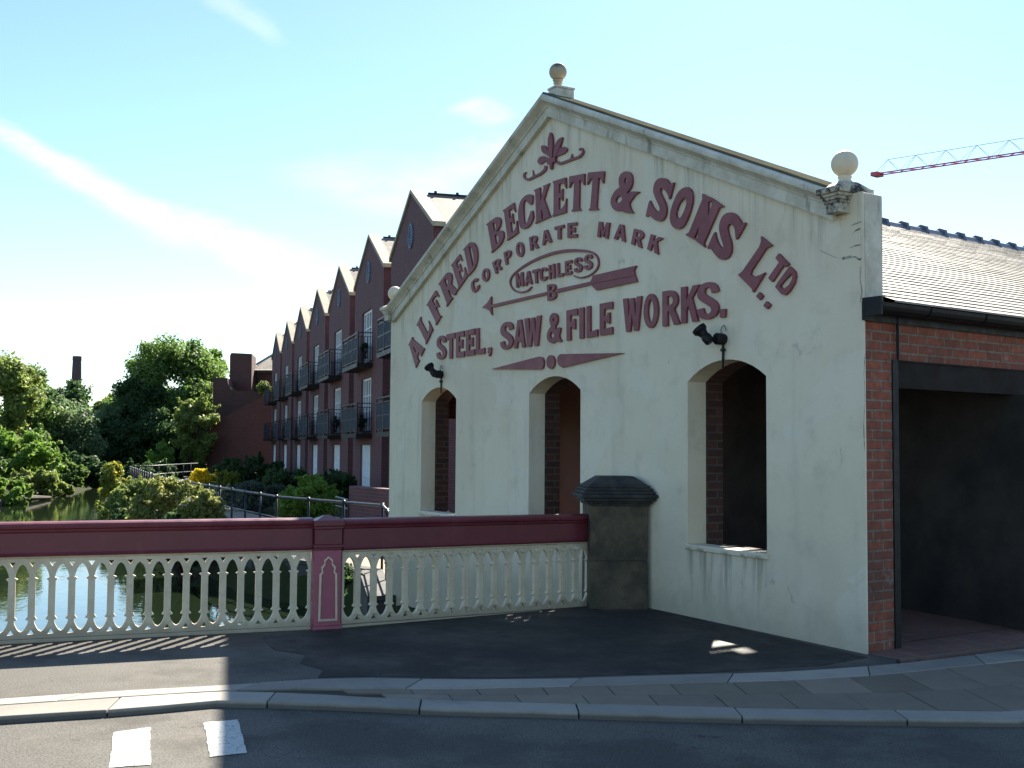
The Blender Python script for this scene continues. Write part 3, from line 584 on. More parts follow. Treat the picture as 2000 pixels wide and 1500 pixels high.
def build_lettering():
    G = glyphs(); T = 0.026
    def solid(loops_px, thick=T, name='raised_letter'):
        lp = [[(fac(*p)[0], fac(*p)[2]) for p in l] for l in loops_px]
        return MB().prism(lp, lambda u, v, d: (u, d, v), -0.002, -thick).build(name, 'maroon_letter', works)
    def quad(g, org, s, bl, br, tr, tl, thick=T):
        Q = [fac(org[0]+s*p[0], org[1]+s*p[1])[[0, 2]] for p in (bl, br, tr, tl)]
        def m(p): u, v = p; return tuple((1-u)*(1-v)*Q[0]+u*(1-v)*Q[1]+u*v*Q[2]+(1-u)*v*Q[3])
        lp = [[m(p) for p in l] for l in G[g]]
        return MB().prism(lp, lambda u, v, d: (u, d, v), -0.002, -thick).build('raised_letter', 'maroon_letter', works)
    def px(org, s, pts): return [(org[0]+s*a, org[1]+s*b) for a, b in pts]
    o, s = (780, 460), 200/1071
    for g, q in (('A_', ((185, 1385), (275, 1185), (173, 1010), (83, 1208))), ('L_', ((290, 1140), (362, 985), (265, 790), (193, 945))),
                 ('F_', ((395, 940), (493, 778), (395, 572), (297, 735))), ('R_', ((508, 745), (622, 578), (536, 348), (422, 515))),
                 ('E_', ((630, 565), (728, 425), (650, 192), (555, 318))), ('D_', ((735, 425), (855, 290), (802, 15), (680, 152)))):
        quad(g, o, s, *q)
    o, s = (930, 320), 0.14
    for g, q in (('B_', ((232, 1245), (415, 1085), (368, 690), (160, 850))), ('E_', ((450, 1075), (610, 965), (555, 540), (393, 655))),
                 ('C_', ((625, 975), (815, 850), (795, 380), (605, 505))), ('K_', ((845, 838), (1055, 742), (1040, 275), (828, 370))),
                 ('E_', ((1085, 740), (1280, 680), (1280, 190), (1090, 250))), ('T_', ((1310, 672), (1522, 645), (1535, 140), (1325, 180))), ('T_', ((1545, 655), (1768, 640), (1810, 105), (1585, 125)))):
        quad(g, o, s, *q)
    o, s = (1180, 320), 0.14
    solid([chaikin(px(o, s, [(330, 103), (385, 123), (415, 180), (418, 270), (400, 330), (375, 368), (340, 405), (352, 425), (392, 386), (520, 390), (500, 408), (450, 438), (420, 490), (375, 548), (382, 595), (402, 650), (438, 695), (365, 688), (290, 680), (292, 645), (255, 658), (205, 665), (150, 635), (115, 560), (120, 490), (155, 410), (200, 360), (245, 332), (230, 280), (232, 200), (265, 135)])),
           chaikin(px(o, s, [(325, 190), (348, 222), (340, 270), (312, 282), (300, 240)])), chaikin(px(o, s, [(255, 440), (282, 490), (258, 535), (222, 552), (188, 545), (185, 500), (215, 460)]))])
    solid([chaikin(px(o, s, [(1005, 250), (985, 330), (938, 515), (918, 440), (890, 390), (850, 345), (818, 342), (805, 375), (820, 430), (860, 510), (890, 580), (897, 650), (880, 740), (840, 795), (790, 806), (740, 790), (690, 750), (655, 716), (608, 748), (610, 715), (660, 500), (682, 560), (720, 630), (770, 675), (800, 665), (805, 620), (780, 560), (740, 480), (712, 400), (715, 320), (740, 250), (790, 205), (850, 198), (905, 222), (950, 300)]))])
    solid([chaikin(px(o, s, [(1180, 320), (1235, 360), (1262, 430), (1260, 530), (1235, 640), (1190, 770), (1140, 870), (1080, 915), (1020, 910), (965, 860), (942, 780), (950, 680), (980, 570), (1030, 450), (1090, 360)])), chaikin(px(o, s, [(1150, 468), (1180, 510), (1175, 570), (1140, 670), (1100, 750), (1060, 772), (1030, 735), (1030, 680), (1055, 600), (1090, 530)]))])
    solid([px(o, s, [(1395, 420), (1540, 490), (1694, 600), (1632, 615), (1415, 1110), (1434, 1170), (1300, 1072), (1160, 992), (1212, 958), (1397, 500)]), px(o, s, [(1478, 540), (1535, 518), (1528, 595), (1476, 745)]), px(o, s, [(1350, 880), (1332, 1052), (1284, 1030)])])
    o, s = (1360, 400), 240/1636
    solid([chaikin(px(o, s, [(690, 236), (660, 300), (558, 478), (548, 420), (540, 330), (520, 280), (490, 255), (455, 265), (440, 310), (455, 400), (485, 480), (497, 560), (490, 640), (455, 705), (390, 737), (330, 722), (280, 670), (240, 610), (208, 572), (172, 592), (180, 560), (272, 350), (282, 420), (310, 510), (355, 577), (390, 580), (385, 530), (350, 430), (330, 330), (335, 250), (370, 160), (430, 110), (500, 103), (560, 138), (600, 195), (632, 248)]))])
    solid([px(o, s, [(888, 422), (960, 480), (1038, 546), (985, 565), (950, 590), (760, 880), (748, 930), (800, 963), (860, 943), (942, 903), (895, 985), (783, 1168), (768, 1120), (582, 935), (640, 890), (868, 560), (890, 490)])])
    solid([px(o, s, [(1125, 650), (1262, 795), (1215, 828), (1190, 806), (1172, 832), (1038, 1030), (985, 978), (1130, 770), (1108, 742), (1083, 712)])])
    solid([px(o, s, [(1270, 822), (1340, 888), (1352, 960), (1330, 1050), (1270, 1150), (1210, 1206), (1160, 1190), (1078, 1095), (1115, 1030)]), px(o, s, [(1290, 918), (1312, 950), (1300, 1000), (1260, 1070), (1200, 1120), (1165, 1115), (1140, 1085), (1200, 1010)])])
    solid([px(o, s, [(865, 1165), (912, 1215), (875, 1272), (825, 1220)])], name='raised_dot'); solid([px(o, s, [(962, 1285), (1014, 1335), (970, 1392), (920, 1345)])], name='raised_dot')
    o, s = (900, 420), 0.21
    for g, q in (('C', ((128, 738), (190, 682), (164, 572), (102, 628))), ('O', ((225, 640), (288, 585), (265, 475), (202, 530))), ('R', ((338, 548), (394, 498), (375, 392), (305, 445))),
                 ('P', ((432, 465), (488, 428), (478, 315), (412, 352))), ('O', ((540, 405), (608, 372), (588, 238), (518, 270))), ('R', ((662, 333), (735, 303), (720, 180), (650, 210))),
                 ('A', ((772, 285), (858, 250), (845, 128), (762, 158))), ('T', ((888, 232), (972, 220), (972, 90), (886, 112))), ('E', ((1008, 215), (1095, 208), (1092, 68), (1008, 78))),
                 ('M', ((1285, 205), (1380, 222), (1400, 72), (1300, 62))), ('A', ((1437, 222), (1543, 252), (1560, 100), (1462, 80))), ('R', ((1600, 272), (1695, 308), (1725, 155), (1628, 128))), ('K', ((1750, 320), (1850, 368), (1895, 218), (1785, 180)))):
        quad(g, o, s, *q, thick=0.025)
    o, s = (930, 470), 0.17
    for g, q in (('M', ((478, 543), (560, 522), (552, 362), (470, 382))), ('A', ((578, 520), (658, 497), (650, 342), (580, 362))), ('T', ((668, 498), (748, 480), (742, 322), (662, 340))),
                 ('C', ((752, 476), (830, 458), (828, 298), (748, 318))), ('H', ((855, 447), (922, 432), (915, 265), (850, 285))), ('L', ((950, 422), (1018, 408), (1012, 245), (945, 262))),
                 ('E', ((1040, 400), (1115, 385), (1115, 222), (1038, 240))), ('S', ((1145, 378), (1232, 358), (1232, 182), (1145, 202))), ('S', ((1262, 348), (1348, 328), (1350, 148), (1262, 168)))):
        quad(g, o, s, *q, thick=0.025)
    solid([px(o, s, stroke([(650, 530), (605, 575), (530, 595), (460, 577), (415, 530), (403, 470), (425, 410), (490, 345), (600, 270), (740, 200), (900, 145), (1050, 118), (1200, 115), (1320, 130), (1385, 165), (1415, 220), (1415, 290), (1380, 350), (1310, 402), (1230, 426), (1170, 420), (1130, 402)], [8, 16, 18, 14, 12, 12, 14, 18, 24, 28, 32, 34, 30, 24, 17, 13, 12, 13, 16, 18, 14, 8], n=4))], 0.02, 'raised_oval')
    solid([px(o, s, [(85, 770), (150, 712), (190, 642), (192, 700), (188, 738), (840, 588), (840, 620), (192, 770), (196, 810), (200, 860), (165, 800), (130, 780)])], 0.025, 'raised_arrow')
    quad('B', o, s, (843, 692), (940, 668), (935, 492), (838, 508), thick=0.03)
    solid([px(o, s, [(944, 558), (1336, 472), (1362, 402), (1858, 288), (1832, 345), (1845, 400), (1870, 472), (1400, 572), (1338, 508), (944, 600)])], 0.025, 'raised_arrow')
    solid([px(o, s, [(1345, 487), (1842, 394), (1844, 404), (1345, 499)])], 0.032, 'raised_arrow')
    o, s = (840, 580), 0.15
    for g, q in (('S', ((105, 828), (222, 808), (220, 490), (108, 512))), ('T', ((230, 812), (345, 795), (345, 465), (232, 490))), ('E', ((358, 790), (462, 778), (462, 440), (358, 465))),
                 ('E', ((488, 772), (598, 755), (598, 412), (490, 437))), ('L', ((618, 750), (728, 738), (728, 390), (618, 412))), ('S', ((940, 702), (1095, 675), (1100, 308), (940, 335))),
                 ('A', ((1113, 672), (1258, 655), (1258, 285), (1113, 312))), ('W', ((1250, 655), (1465, 630), (1465, 240), (1250, 285)))):
        quad(g, o, s, *q)
    solid([px(o, s, [(775, 662), (815, 655), (812, 730), (795, 772), (778, 768), (790, 738), (772, 735)])], name='raised_comma')
    solid([chaikin(px(o, s, [(1640, 206), (1680, 240), (1687, 300), (1672, 350), (1650, 388), (1662, 430), (1690, 395), (1722, 400), (1715, 450), (1698, 520), (1742, 582), (1690, 588), (1668, 570), (1620, 607), (1570, 590), (1543, 535), (1548, 470), (1575, 410), (1600, 385), (1577, 320), (1580, 260), (1605, 220)])),
           chaikin(px(o, s, [(1632, 270), (1645, 300), (1632, 330), (1614, 300)])), chaikin(px(o, s, [(1605, 450), (1640, 492), (1635, 530), (1610, 542), (1585, 522), (1585, 480)]))])
    solid([px(o, s, [(818, 940), (1440, 777), (1485, 790), (1502, 835), (1500, 890), (1485, 935), (1450, 946)])], name='tapered_bar')
    solid([px(o, s, ell(1591, 848, 53, 89, n=24))], name='raised_dot')
    o, s = (1080, 540), 0.18
    solid([px(o, s, [(100, 843), (784, 831), (118, 990), (82, 962), (65, 912), (74, 865)])], name='tapered_bar')
    for g, q in (('F', ((168, 700), (285, 680), (280, 348), (166, 372))), ('I', ((308, 678), (352, 670), (352, 335), (306, 343))), ('L', ((385, 668), (500, 650), (500, 305), (385, 325))), ('E', ((528, 642), (662, 625), (662, 273), (528, 298))),
                 ('W', ((780, 608), (980, 580), (980, 213), (780, 245))), ('O', ((1005, 572), (1160, 550), (1160, 178), (1005, 200))), ('R', ((1210, 545), (1392, 515), (1375, 140), (1208, 165))),
                 ('K', ((1412, 510), (1592, 485), (1610, 88), (1410, 120))), ('S', ((1592, 484), (1812, 456), (1812, 43), (1592, 73)))):
        quad(g, o, s, *q)
    solid([px(o, s, [(1830, 360), (1895, 352), (1890, 440), (1835, 450)])], name='raised_dot')
    # leaf emblem in the peak
    o, s = (980, 100), 220/1179
    mb = MB()
    def piece(l, th): mb.prism([[(fac(*p)[0], fac(*p)[2]) for p in l]], lambda u, v, d: (u, d, v), -0.002, -th)
    piece(chaikin(px(o, s, [(528, 845), (548, 890), (556, 960), (552, 1040), (545, 1128), (520, 1128), (507, 1030), (502, 940), (515, 880)])), 0.030)
    piece(chaikin(px(o, s, [(656, 898), (642, 960), (612, 1040), (580, 1105), (555, 1125), (566, 1020), (590, 950), (620, 915)])), 0.026)
    piece(chaikin(px(o, s, [(704, 1025), (672, 1000), (632, 1008), (602, 1040), (575, 1115), (605, 1097), (660, 1080), (690, 1052)])), 0.022)
    piece(chaikin(px(o, s, [(425, 993), (460, 986), (487, 1010), (507, 1060), (518, 1110), (480, 1082), (440, 1060)])), 0.026)
    piece(chaikin(px(o, s, [(386, 1152), (415, 1105), (455, 1100), (512, 1128), (495, 1142), (450, 1165), (415, 1192), (398, 1172)])), 0.022)
    piece(px(o, s, [(498, 1125), (582, 1112), (585, 1158), (552, 1170), (545, 1232), (530, 1242), (522, 1180), (500, 1188)]), 0.034)
    piece(px(o, s, stroke([(268, 1270), (246, 1290), (252, 1328), (290, 1345), (350, 1318), (420, 1283), (465, 1240), (470, 1200)], [8, 14, 18, 22, 24, 22, 26, 20])), 0.022)
    piece(px(o, s, [(335, 1245), (345, 1280), (362, 1308), (338, 1312)]), 0.018)
    piece(px(o, s, stroke([(592, 1160), (622, 1178), (700, 1152), (760, 1130), (820, 1108), (856, 1075), (862, 1040), (845, 1018), (822, 1038)], [26, 26, 24, 22, 24, 20, 16, 14, 8])), 0.022)
    piece(px(o, s, [(745, 1075), (755, 1105), (745, 1130), (722, 1140)]), 0.018)
    mb.build('leaf_emblem', 'maroon_letter', works)
build_lettering()

def floodlight(px_box, px_head, px_down, label):
    b = fac(*px_box, -0.05); t = thing('floodlight', (b[0], 0, b[2]), label, 'floodlight')
    MB().lathe((b[0], 0.0, b[2]), [(0.045, 0.0), (0.052, 0.03), (0.052, 0.09), (0.04, 0.10)], 16, (0, -1, 0)).build('junction_box', 'black_iron', t, smooth=False)
    h = fac(*px_head, -0.16)
    MB().tube([(b[0], -0.08, b[2]), (b[0]-0.05, -0.12, b[2]-0.005), (h[0]+0.05, -0.15, h[2]-0.045)], 0.014, 8).build('bracket', 'black_iron', t)
    d = np.array([-0.55, -0.35, 0.76]); d /= np.linalg.norm(d)
    MB().lathe(h, [(0.035, -0.085), (0.046, -0.07), (0.046, -0.02), (0.038, 0.0), (0.045, 0.03), (0.066, 0.055), (0.068, 0.085), (0.058, 0.087), (0.045, 0.06)], 18, d).build('lamp_head', 'black_iron', t, smooth=False)
    e = fac(*px_down, -0.015)
    MB().tube([(b[0], -0.015, b[2]-0.03), (b[0]+0.004, -0.018, (b[2]+e[2])/2), (e[0], -0.012, e[2])], 0.011, 8).lathe((b[0]+0.003, -0.018, b[2]*0.62+e[2]*0.38), [(0.012, -0.015), (0.024, -0.01), (0.024, 0.01), (0.012, 0.015)], 10).build('conduit', 'black_iron', t)
    MB().tube(catmull([(b[0]-0.01, -0.02, b[2]+0.03), (b[0]-0.02, -0.02, b[2]+0.09), (b[0]+0.02, -0.02, b[2]+0.12), (b[0]+0.05, -0.02, b[2]+0.07)], 5), 0.0035, 6).build('cable', 'black_iron', t)
floodlight((1406, 662), (1376, 655), (1411, 718), 'black floodlight on the gable directly above the largest, nearest arched window')
floodlight((857, 731), (844, 724), (861, 768), 'small black floodlight above the narrow arched window under the word STEEL')

# ---------------------------------------------------------------- bridge, pavement, road
def build_ground():
    zr = -0.038
    # terrain sheet with the river bed cut into it
    river = np.array([(5.9, -80), (5.9, -0.2), (0.2, -0.15), (-3.1, 0.75), (-7, 0.0), (-15, 0.35), (-22.8, 0.95), (-38.4, 3.0), (-50, 8.6), (-66, 11.2), (-90, 19), (-125, 30), (-130, 27), (-95, 15.5), (-70, 8.2), (-56, 4.6), (-50, 2.2), (-45.5, -0.6), (-42, -9), (-42, -80)])
    xs = np.unique(np.concatenate([np.linspace(-1500, -160, 8), np.linspace(-160, -60, 68), np.linspace(-60, 10, 120), np.linspace(10, 60, 12), np.linspace(60, 1500, 8)]))
    ys = np.unique(np.concatenate([np.linspace(-1500, -80, 8), np.linspace(-80, -10, 30), np.linspace(-10, 32, 112), np.linspace(32, 90, 16), np.linspace(90, 1500, 8)]))
    X, Y = np.meshgrid(xs, ys); P = np.stack([X.ravel(), Y.ravel()], 1); n = len(river)
    inside = np.zeros(len(P), bool); dist = np.full(len(P), 1e9)
    for i in range(n):
        a = river[i]; b = river[(i+1) % n]
        cond = ((a[1] > P[:, 1]) != (b[1] > P[:, 1]))
        xx = (b[0]-a[0])*(P[:, 1]-a[1])/((b[1]-a[1]) if abs(b[1]-a[1]) > 1e-9 else 1e-9)+a[0]; inside ^= cond & (P[:, 0] < xx)
        t = np.clip(((P-a) @ (b-a))/((b-a) @ (b-a)), 0, 1); dist = np.minimum(dist, np.linalg.norm(P-(a+t[:, None]*(b-a)), axis=1))
    sd = np.where(inside, -dist, dist); near = (P[:, 0] > -52) & (P[:, 1] > -0.35-0.0*P[:, 0]) & ((P[:, 0] > -40) | (P[:, 1] > 2.8+(-38.4-P[:, 0])*0.45))
    rng = np.random.default_rng(3)
    zl = np.where(near, np.where(sd > 0, -0.66, np.clip(-0.66+sd*4.0, -4.2, -0.66)), np.clip(-1.55+0.45*sd, -4.2, -0.6)+np.where(sd > 6, np.clip((sd-6)*0.04, 0, 2.0), 0))
    zl = np.where((P[:, 0] > 5.95), -1.2, zl); zl = zl+rng.normal(0, 0.02, len(P))
    m = MB(); nx = len(xs); m.v = [(float(a), float(b), float(c)) for (a, b), c in zip(P, zl)]
    m.f = [(j*nx+i, j*nx+i+1, (j+1)*nx+i+1, (j+1)*nx+i) for j in range(len(ys)-1) for i in range(nx-1)]
    structure('ground', m, 'terrain_earth', fix=False)
    structure('river', MB().add([(-220, -300, -1.35), (5.8, -300, -1.35), (5.8, 60, -1.35), (-220, 60, -1.35)], [(0, 1, 2, 3)]), 'water', fix=False)
    structure('road', MB().add([(6.6, -90, zr), (60, -90, zr), (60, 120, zr), (9.9, 120, zr), (9.9, 0.5, zr), (6.6, -2.0, zr)], [(0, 1, 2, 3, 4, 5)]), 'asphalt', fix=False)
    back = [onz(*p) for p in ((0, 1366), (253, 1349), (430, 1340), (559, 1331), (667, 1325), (900, 1328), (1125, 1326), (1356, 1319), (1559, 1312), (1748, 1298), (2000, 1268))]
    l2 = [onz(*p) for p in ((0, 1378), (253, 1361), (430, 1350), (559, 1345), (667, 1346), (897, 1346), (1128, 1341), (1356, 1335), (1580, 1328), (1748, 1316), (2000, 1290))]
    k1 = [onz(*p) for p in ((0, 1378.6), (253, 1361.6), (430, 1350.6), (600, 1354), (691, 1361), (859, 1367), (1111, 1374), (1377, 1381), (1629, 1385.5), (2000, 1390))]
    k2 = [onz(*p) for p in ((0, 1400), (253, 1385), (430, 1368.5), (678, 1376), (846, 1385), (1000, 1388), (1370, 1399), (1643, 1404), (2000, 1408))]
    def ext(L):
        L = [np.array(p[:2]) for p in L]; d0 = np.array([-0.08, -1.0]); d1 = np.array([0.02, 1.0]); return [L[0]+d0*30]+L+[L[-1]+d1*30]
    back, l2, k1, k2 = map(ext, (back, l2, k1, k2))
    def resample(L, n):
        L = np.array(L); s = np.concatenate([[0], np.cumsum(np.linalg.norm(np.diff(L, axis=0), axis=1))]); return lambda t: np.array([np.interp(t*s[-1], s, L[:, 0]), np.interp(t*s[-1], s, L[:, 1])]), s[-1]
    def stones(A, B, size, name, mat, ztop, rows=1, gap=0.008, stag=False):
        fa, la = resample(A, 0); fb, lb = resample(B, 0); n = int(la/size); mb = MB()
        for r in range(rows):
            f0, f1 = r/rows, (r+1)/rows
            for i in range(n):
                o = 0.5 if (stag and r % 2) else 0
                ta, tb = min((i+o)/n, 1), min((i+1+o)/n, 1)
                if tb-ta < 0.2/n: continue
                g = gap/2/la; z = ztop+random.uniform(-.002, .002); ts = np.linspace(ta+g, tb-g, 4); lo, hi = [], []
                for t in ts:
                    a, b = fa(t), fb(t); d = (b-a)/max(np.linalg.norm(b-a), 1e-6); lo.append(a+(b-a)*f0+d*gap/2); hi.append(a+(b-a)*f1-d*gap/2)
                pl = [(p[0], p[1]) for p in lo+hi[::-1]]
                mb.prism([pl], lambda u, v, dd: (u, v, dd), z-0.22, z)
        return structure(name, mb, mat, bevel=0.006)
    stones(back, l2, 1.05, 'kerb_edging', 'kerb_stone', 0.006)
    stones(k1, k2, 0.92, 'kerb', 'kerb_stone', 0.003)
    # slab paving between the two rows of stone
    l2s = l2[5:]; k1s = k1[5:]
    stones(l2s, k1s, 0.42, 'pavement_slabs', 'slab_stone', 0.0, rows=2, stag=True)
    bed = [tuple(p) for p in back]+[tuple(p) for p in k1[::-1]]
    structure('pavement_bed', MB().prism([bed], lambda u, v, d: (u, v, d), -0.30, -0.012), 'soil')
    # asphalt footway on the bridge, and the newer patch in front of the gable
    wallside = [(5.25, -36), (5.55, -7.0), (5.75, -5.66), (6.11, -3.29), (6.17, -3.05), (5.97, -0.42), (5.95, -0.0)]
    bk = [tuple(p) for p in back if p[1] < 0.6]
    foot = wallside+[(9.02, -0.001), (9.06, 0.40)]+bk[::-1]
    structure('pavement', MB().prism([foot], lambda u, v, d: (u, v, d), -0.9, 0.0), 'asphalt')
    patch = [(5.99, -0.5), (6.18, -3.0), (6.30, -3.75), (6.62, -3.82), (6.95, -3.86), (7.25, -3.72), (7.55, -3.86), (7.85, -3.80), (8.08, -3.92), (8.2, -3.60), (8.66, -2.82), (9.12, -1.5), (9.28, -0.6), (9.2, -0.1), (6.5, -0.02), (6.4, -0.5)]
    structure('pavement_patch', MB().prism([patch], lambda u, v, d: (u, v, d), -0.03, 0.004), 'asphalt_patch')
    structure('gateway_ground', MB().prism([[(8.6, 0.03), (9.08, 0.03), (9.37, 0.06), (9.36, 4.2), (8.5, 4.0)]], lambda u, v, d: (u, v, d), -0.2, 0.007), 'floor_brick')
    structure('bridge', MB().prism([[(5.30, -36), (5.6, -7.0), (5.8, -5.66), (6.16, -3.29), (6.22, -3.05), (6.02, -0.42), (6.0, -0.06), (30, -0.06), (30, -36)]], lambda u, v, d: (u, v, d), -3.6, -0.95), 'embankment_stone')
    # broken white lines at the edge of the carriageway
    for q in (((222, 1430), (294, 1420), (294, 1493), (213, 1499)), ((398, 1411), (465, 1405), (482, 1470), (410, 1478))):
        P = [onz(*p, zr+0.004) for p in q]; out = []
        for i in range(4):
            a, b = P[i], P[(i+1) % 4]
            for t in sorted([0.0]+list(np.random.default_rng(5+i).random(16)*0.97)):
                d = b-a; nn = np.array([-d[1], d[0], 0])/np.linalg.norm(d); out.append(tuple(a+d*t+nn*random.uniform(-.004, .004)))
        structure('road_marking', MB().add(out, [tuple(range(len(out)))]), 'road_paint', fix=False)
build_ground()

# ---------------------------------------------------------------- bridge parapet
def build_parapet():
    par = thing('bridge_parapet', (6.0, -3.2, 0), 'cast iron bridge parapet with maroon top rail and cream pointed arch tracery', 'parapet')
    def panel(a, b, n, name, zt=0.640, zo=0.0):
        a = np.array(a); b = np.array(b); L_ = np.linalg.norm(b-a); d = (b-a)/L_; nn = np.array([d[1], -d[0]])
        if nn[0] < 0: nn = -nn
        def fn(u, v, q): p = a+d*u+nn*q; return (p[0], p[1], v+zo*u/L_)
        z0 = 0.028; pitch = L_/n; loops = [[(0.004, z0), (L_-0.004, z0), (L_-0.004, zt), (0.004, zt)]]; h = pitch*0.318
        for i in range(n):
            c = pitch*(i+0.5); top = zt-0.045; bot = z0+0.052; st = top-0.115; sb = bot+0.095
            def lan(): # pointed arch with a trefoil cusp near each spring
                r = []
                for t in np.linspace(0, 1, 7): r.append((h*1.14*(1-t)**0.55*(1-0.04*t), st+0.012+(top-st-0.012)*t**0.80))
                pr = [(h, sb+0.02), (h, st-0.015), (h*0.66, st+0.002)]+r
                lo = []
                for t in np.linspace(0, 1, 7): lo.append((h*1.14*(1-t)**0.55*(1-0.04*t), sb-0.012-(sb-0.012-bot)*t**0.80))
                right = lo[::-1]+[(h*0.66, sb-0.002)]+pr
                return [(c+x, z) for x, z in right]+[(c-x, z) for x, z in right[::-1][1:-1]]
            loops.append(lan())
            if i < n-1:   # little spandrel piercings
                e = pitch*(i+1); loops.append([(e-0.026, zt-0.028), (e+0.026, zt-0.028), (e, zt-0.062)]); loops.append([(e-0.024, z0+0.030), (e, z0+0.068), (e+0.024, z0+0.030)])
        mb = MB().prism(loops, fn, -0.018, 0.018)
        o = mb.build(name, 'cream_iron', par, bevel=0.006)
        # plinth strip and projecting bead
        mb = MB().prism([[(0, -0.02), (L_, -0.02), (L_, 0.026), (0, 0.026)]], fn, -0.05, 0.045).prism([[(0, zt+0.002), (L_, zt+0.002), (L_, zt+0.016), (0, zt+0.016)]], fn, -0.035, 0.03)
        mb.build('plinth_strip', 'cream_iron', par, bevel=0.006)
        prof = [(-0.05, zt+0.018), (0.05, zt+0.018), (0.058, zt+0.03), (0.046, zt+0.045), (0.046, zt+0.195), (0.058, zt+0.205), (0.062, zt+0.222), (0.078, zt+0.232), (0.082, zt+0.25), (0.076, zt+0.268), (0.055, zt+0.278), (0, zt+0.284), (-0.055, zt+0.278), (-0.082, zt+0.25), (-0.06, zt+0.22), (-0.05, zt+0.2)]
        mb = MB(); m = len(prof)
        for u in (0.0, L_): mb.v.extend([fn(u, v, q) for q, v in prof])
        mb.f = [(j, (j+1) % m, m+(j+1) % m, m+j) for j in range(m)]+[tuple(range(m)), tuple(range(m, 2*m))[::-1]]
        mb.build('top_rail', 'maroon_rail', par)
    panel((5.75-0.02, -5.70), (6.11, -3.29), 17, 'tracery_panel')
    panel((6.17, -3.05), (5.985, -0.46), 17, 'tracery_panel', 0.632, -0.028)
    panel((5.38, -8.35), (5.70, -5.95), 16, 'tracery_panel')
    def post(c, ang):
        c = np.array(c); d = np.array([math.sin(ang), math.cos(ang), 0.0]); nn = np.array([d[1], -d[0], 0.0]); A = (d, nn, np.array([0, 0, 1.0]))
        mb = MB()
        def b(w, dp, z0, z1): mb.box((c[0], c[1], (z0+z1)/2), (w, dp, z1-z0), A)
        b(0.245, 0.17, -0.02, 0.03); b(0.225, 0.14, 0.03, 0.655)
        p = mb.build('post', 'pink_post', par, bevel=0.006)
        mb = MB(); b(0.235, 0.155, 0.656, 0.675); b(0.250, 0.172, 0.675, 0.70); b(0.232, 0.158, 0.70, 0.83); b(0.250, 0.18, 0.83, 0.855); b(0.262, 0.205, 0.855, 0.905)
        h = np.array(c); mb.add([(*(h[:2]+d[:2]*sx*0.105+nn[:2]*sy*0.085), 0.905) for sx, sy in ((-1, -1), (1, -1), (1, 1), (-1, 1))]+[(*(h[:2]+d[:2]*sx*0.02), 0.945) for sx in (-1, 1)], [(0, 1, 5, 4), (2, 3, 4, 5), (1, 2, 5), (3, 0, 4)])
        mb.build('post_cap', 'maroon_rail', par, bevel=0.006)
        q = [(-0.082, 0.07), (-0.074, 0.46), (-0.055, 0.475), (-0.062, 0.515), (-0.035, 0.545), (-0.036, 0.575), (0, 0.605), (0.036, 0.575), (0.035, 0.545), (0.062, 0.515), (0.055, 0.475), (0.074, 0.46), (0.082, 0.07)]
        qi = [(x*0.78, 0.35+(z-0.35)*0.94) for x, z in q]
        def fn(u, v, k): p2 = c[:2]+d[:2]*u+nn[:2]*k; return (p2[0], p2[1], v)
        MB().prism([q, qi], fn, 0.066, 0.082).build('post_trim', 'cream_iron', p)
    post((6.145, -3.17), 0.10); post((5.715, -5.825), 0.14)
build_parapet()

def build_pier():
    n = np.array([math.cos(R(-25)), math.sin(R(-25)), 0]); t = np.array([-n[1], n[0], 0]); c = np.array([6.40, -0.02, 0])-t*0.29-n*0.27
    c[1] -= 0.02
    A = (t, n, np.array([0, 0, 1.0])); pier = thing('stone_pier', c, 'weathered dark sandstone pier with stepped mossy cap ending the parapet', 'pier')
    mb = MB(); mb.box(c+np.array([0, 0, 0.22]), (0.555, 0.55, 0.455), A); mb.box(c+np.array([0, 0, 0.712]), (0.55, 0.545, 0.52), A); mb.box(c+np.array([0, 0, 0.449]), (0.535, 0.53, 0.012), A)
    mb.build('shaft', 'pier_stone', pier, bevel=0.012)
    mb = MB(); z = 0.973
    for h, dz in ((0.295, 0.022), (0.315, 0.022), (0.345, 0.03), (0.365, 0.035), (0.345, 0.03), (0.325, 0.028), (0.30, 0.028)):
        mb.box(c+np.array([0, 0, z+dz/2]), (2*h, 2*h, dz), A); z += dz
    h0, h1 = 0.285, 0.165
    vs = [c+t*sx*h+n*sy*h+np.array([0, 0, zz]) for h, zz in ((h0, z), (h1, z+0.082)) for sx, sy in ((-1, -1), (1, -1), (1, 1), (-1, 1))]
    mb.add(vs, [(3, 2, 1, 0), (4, 5, 6, 7), (0, 1, 5, 4), (1, 2, 6, 5), (2, 3, 7, 6), (3, 0, 4, 7)])
    mb.build('cap', 'pier_cap_stone', pier, bevel=0.012)
build_pier()

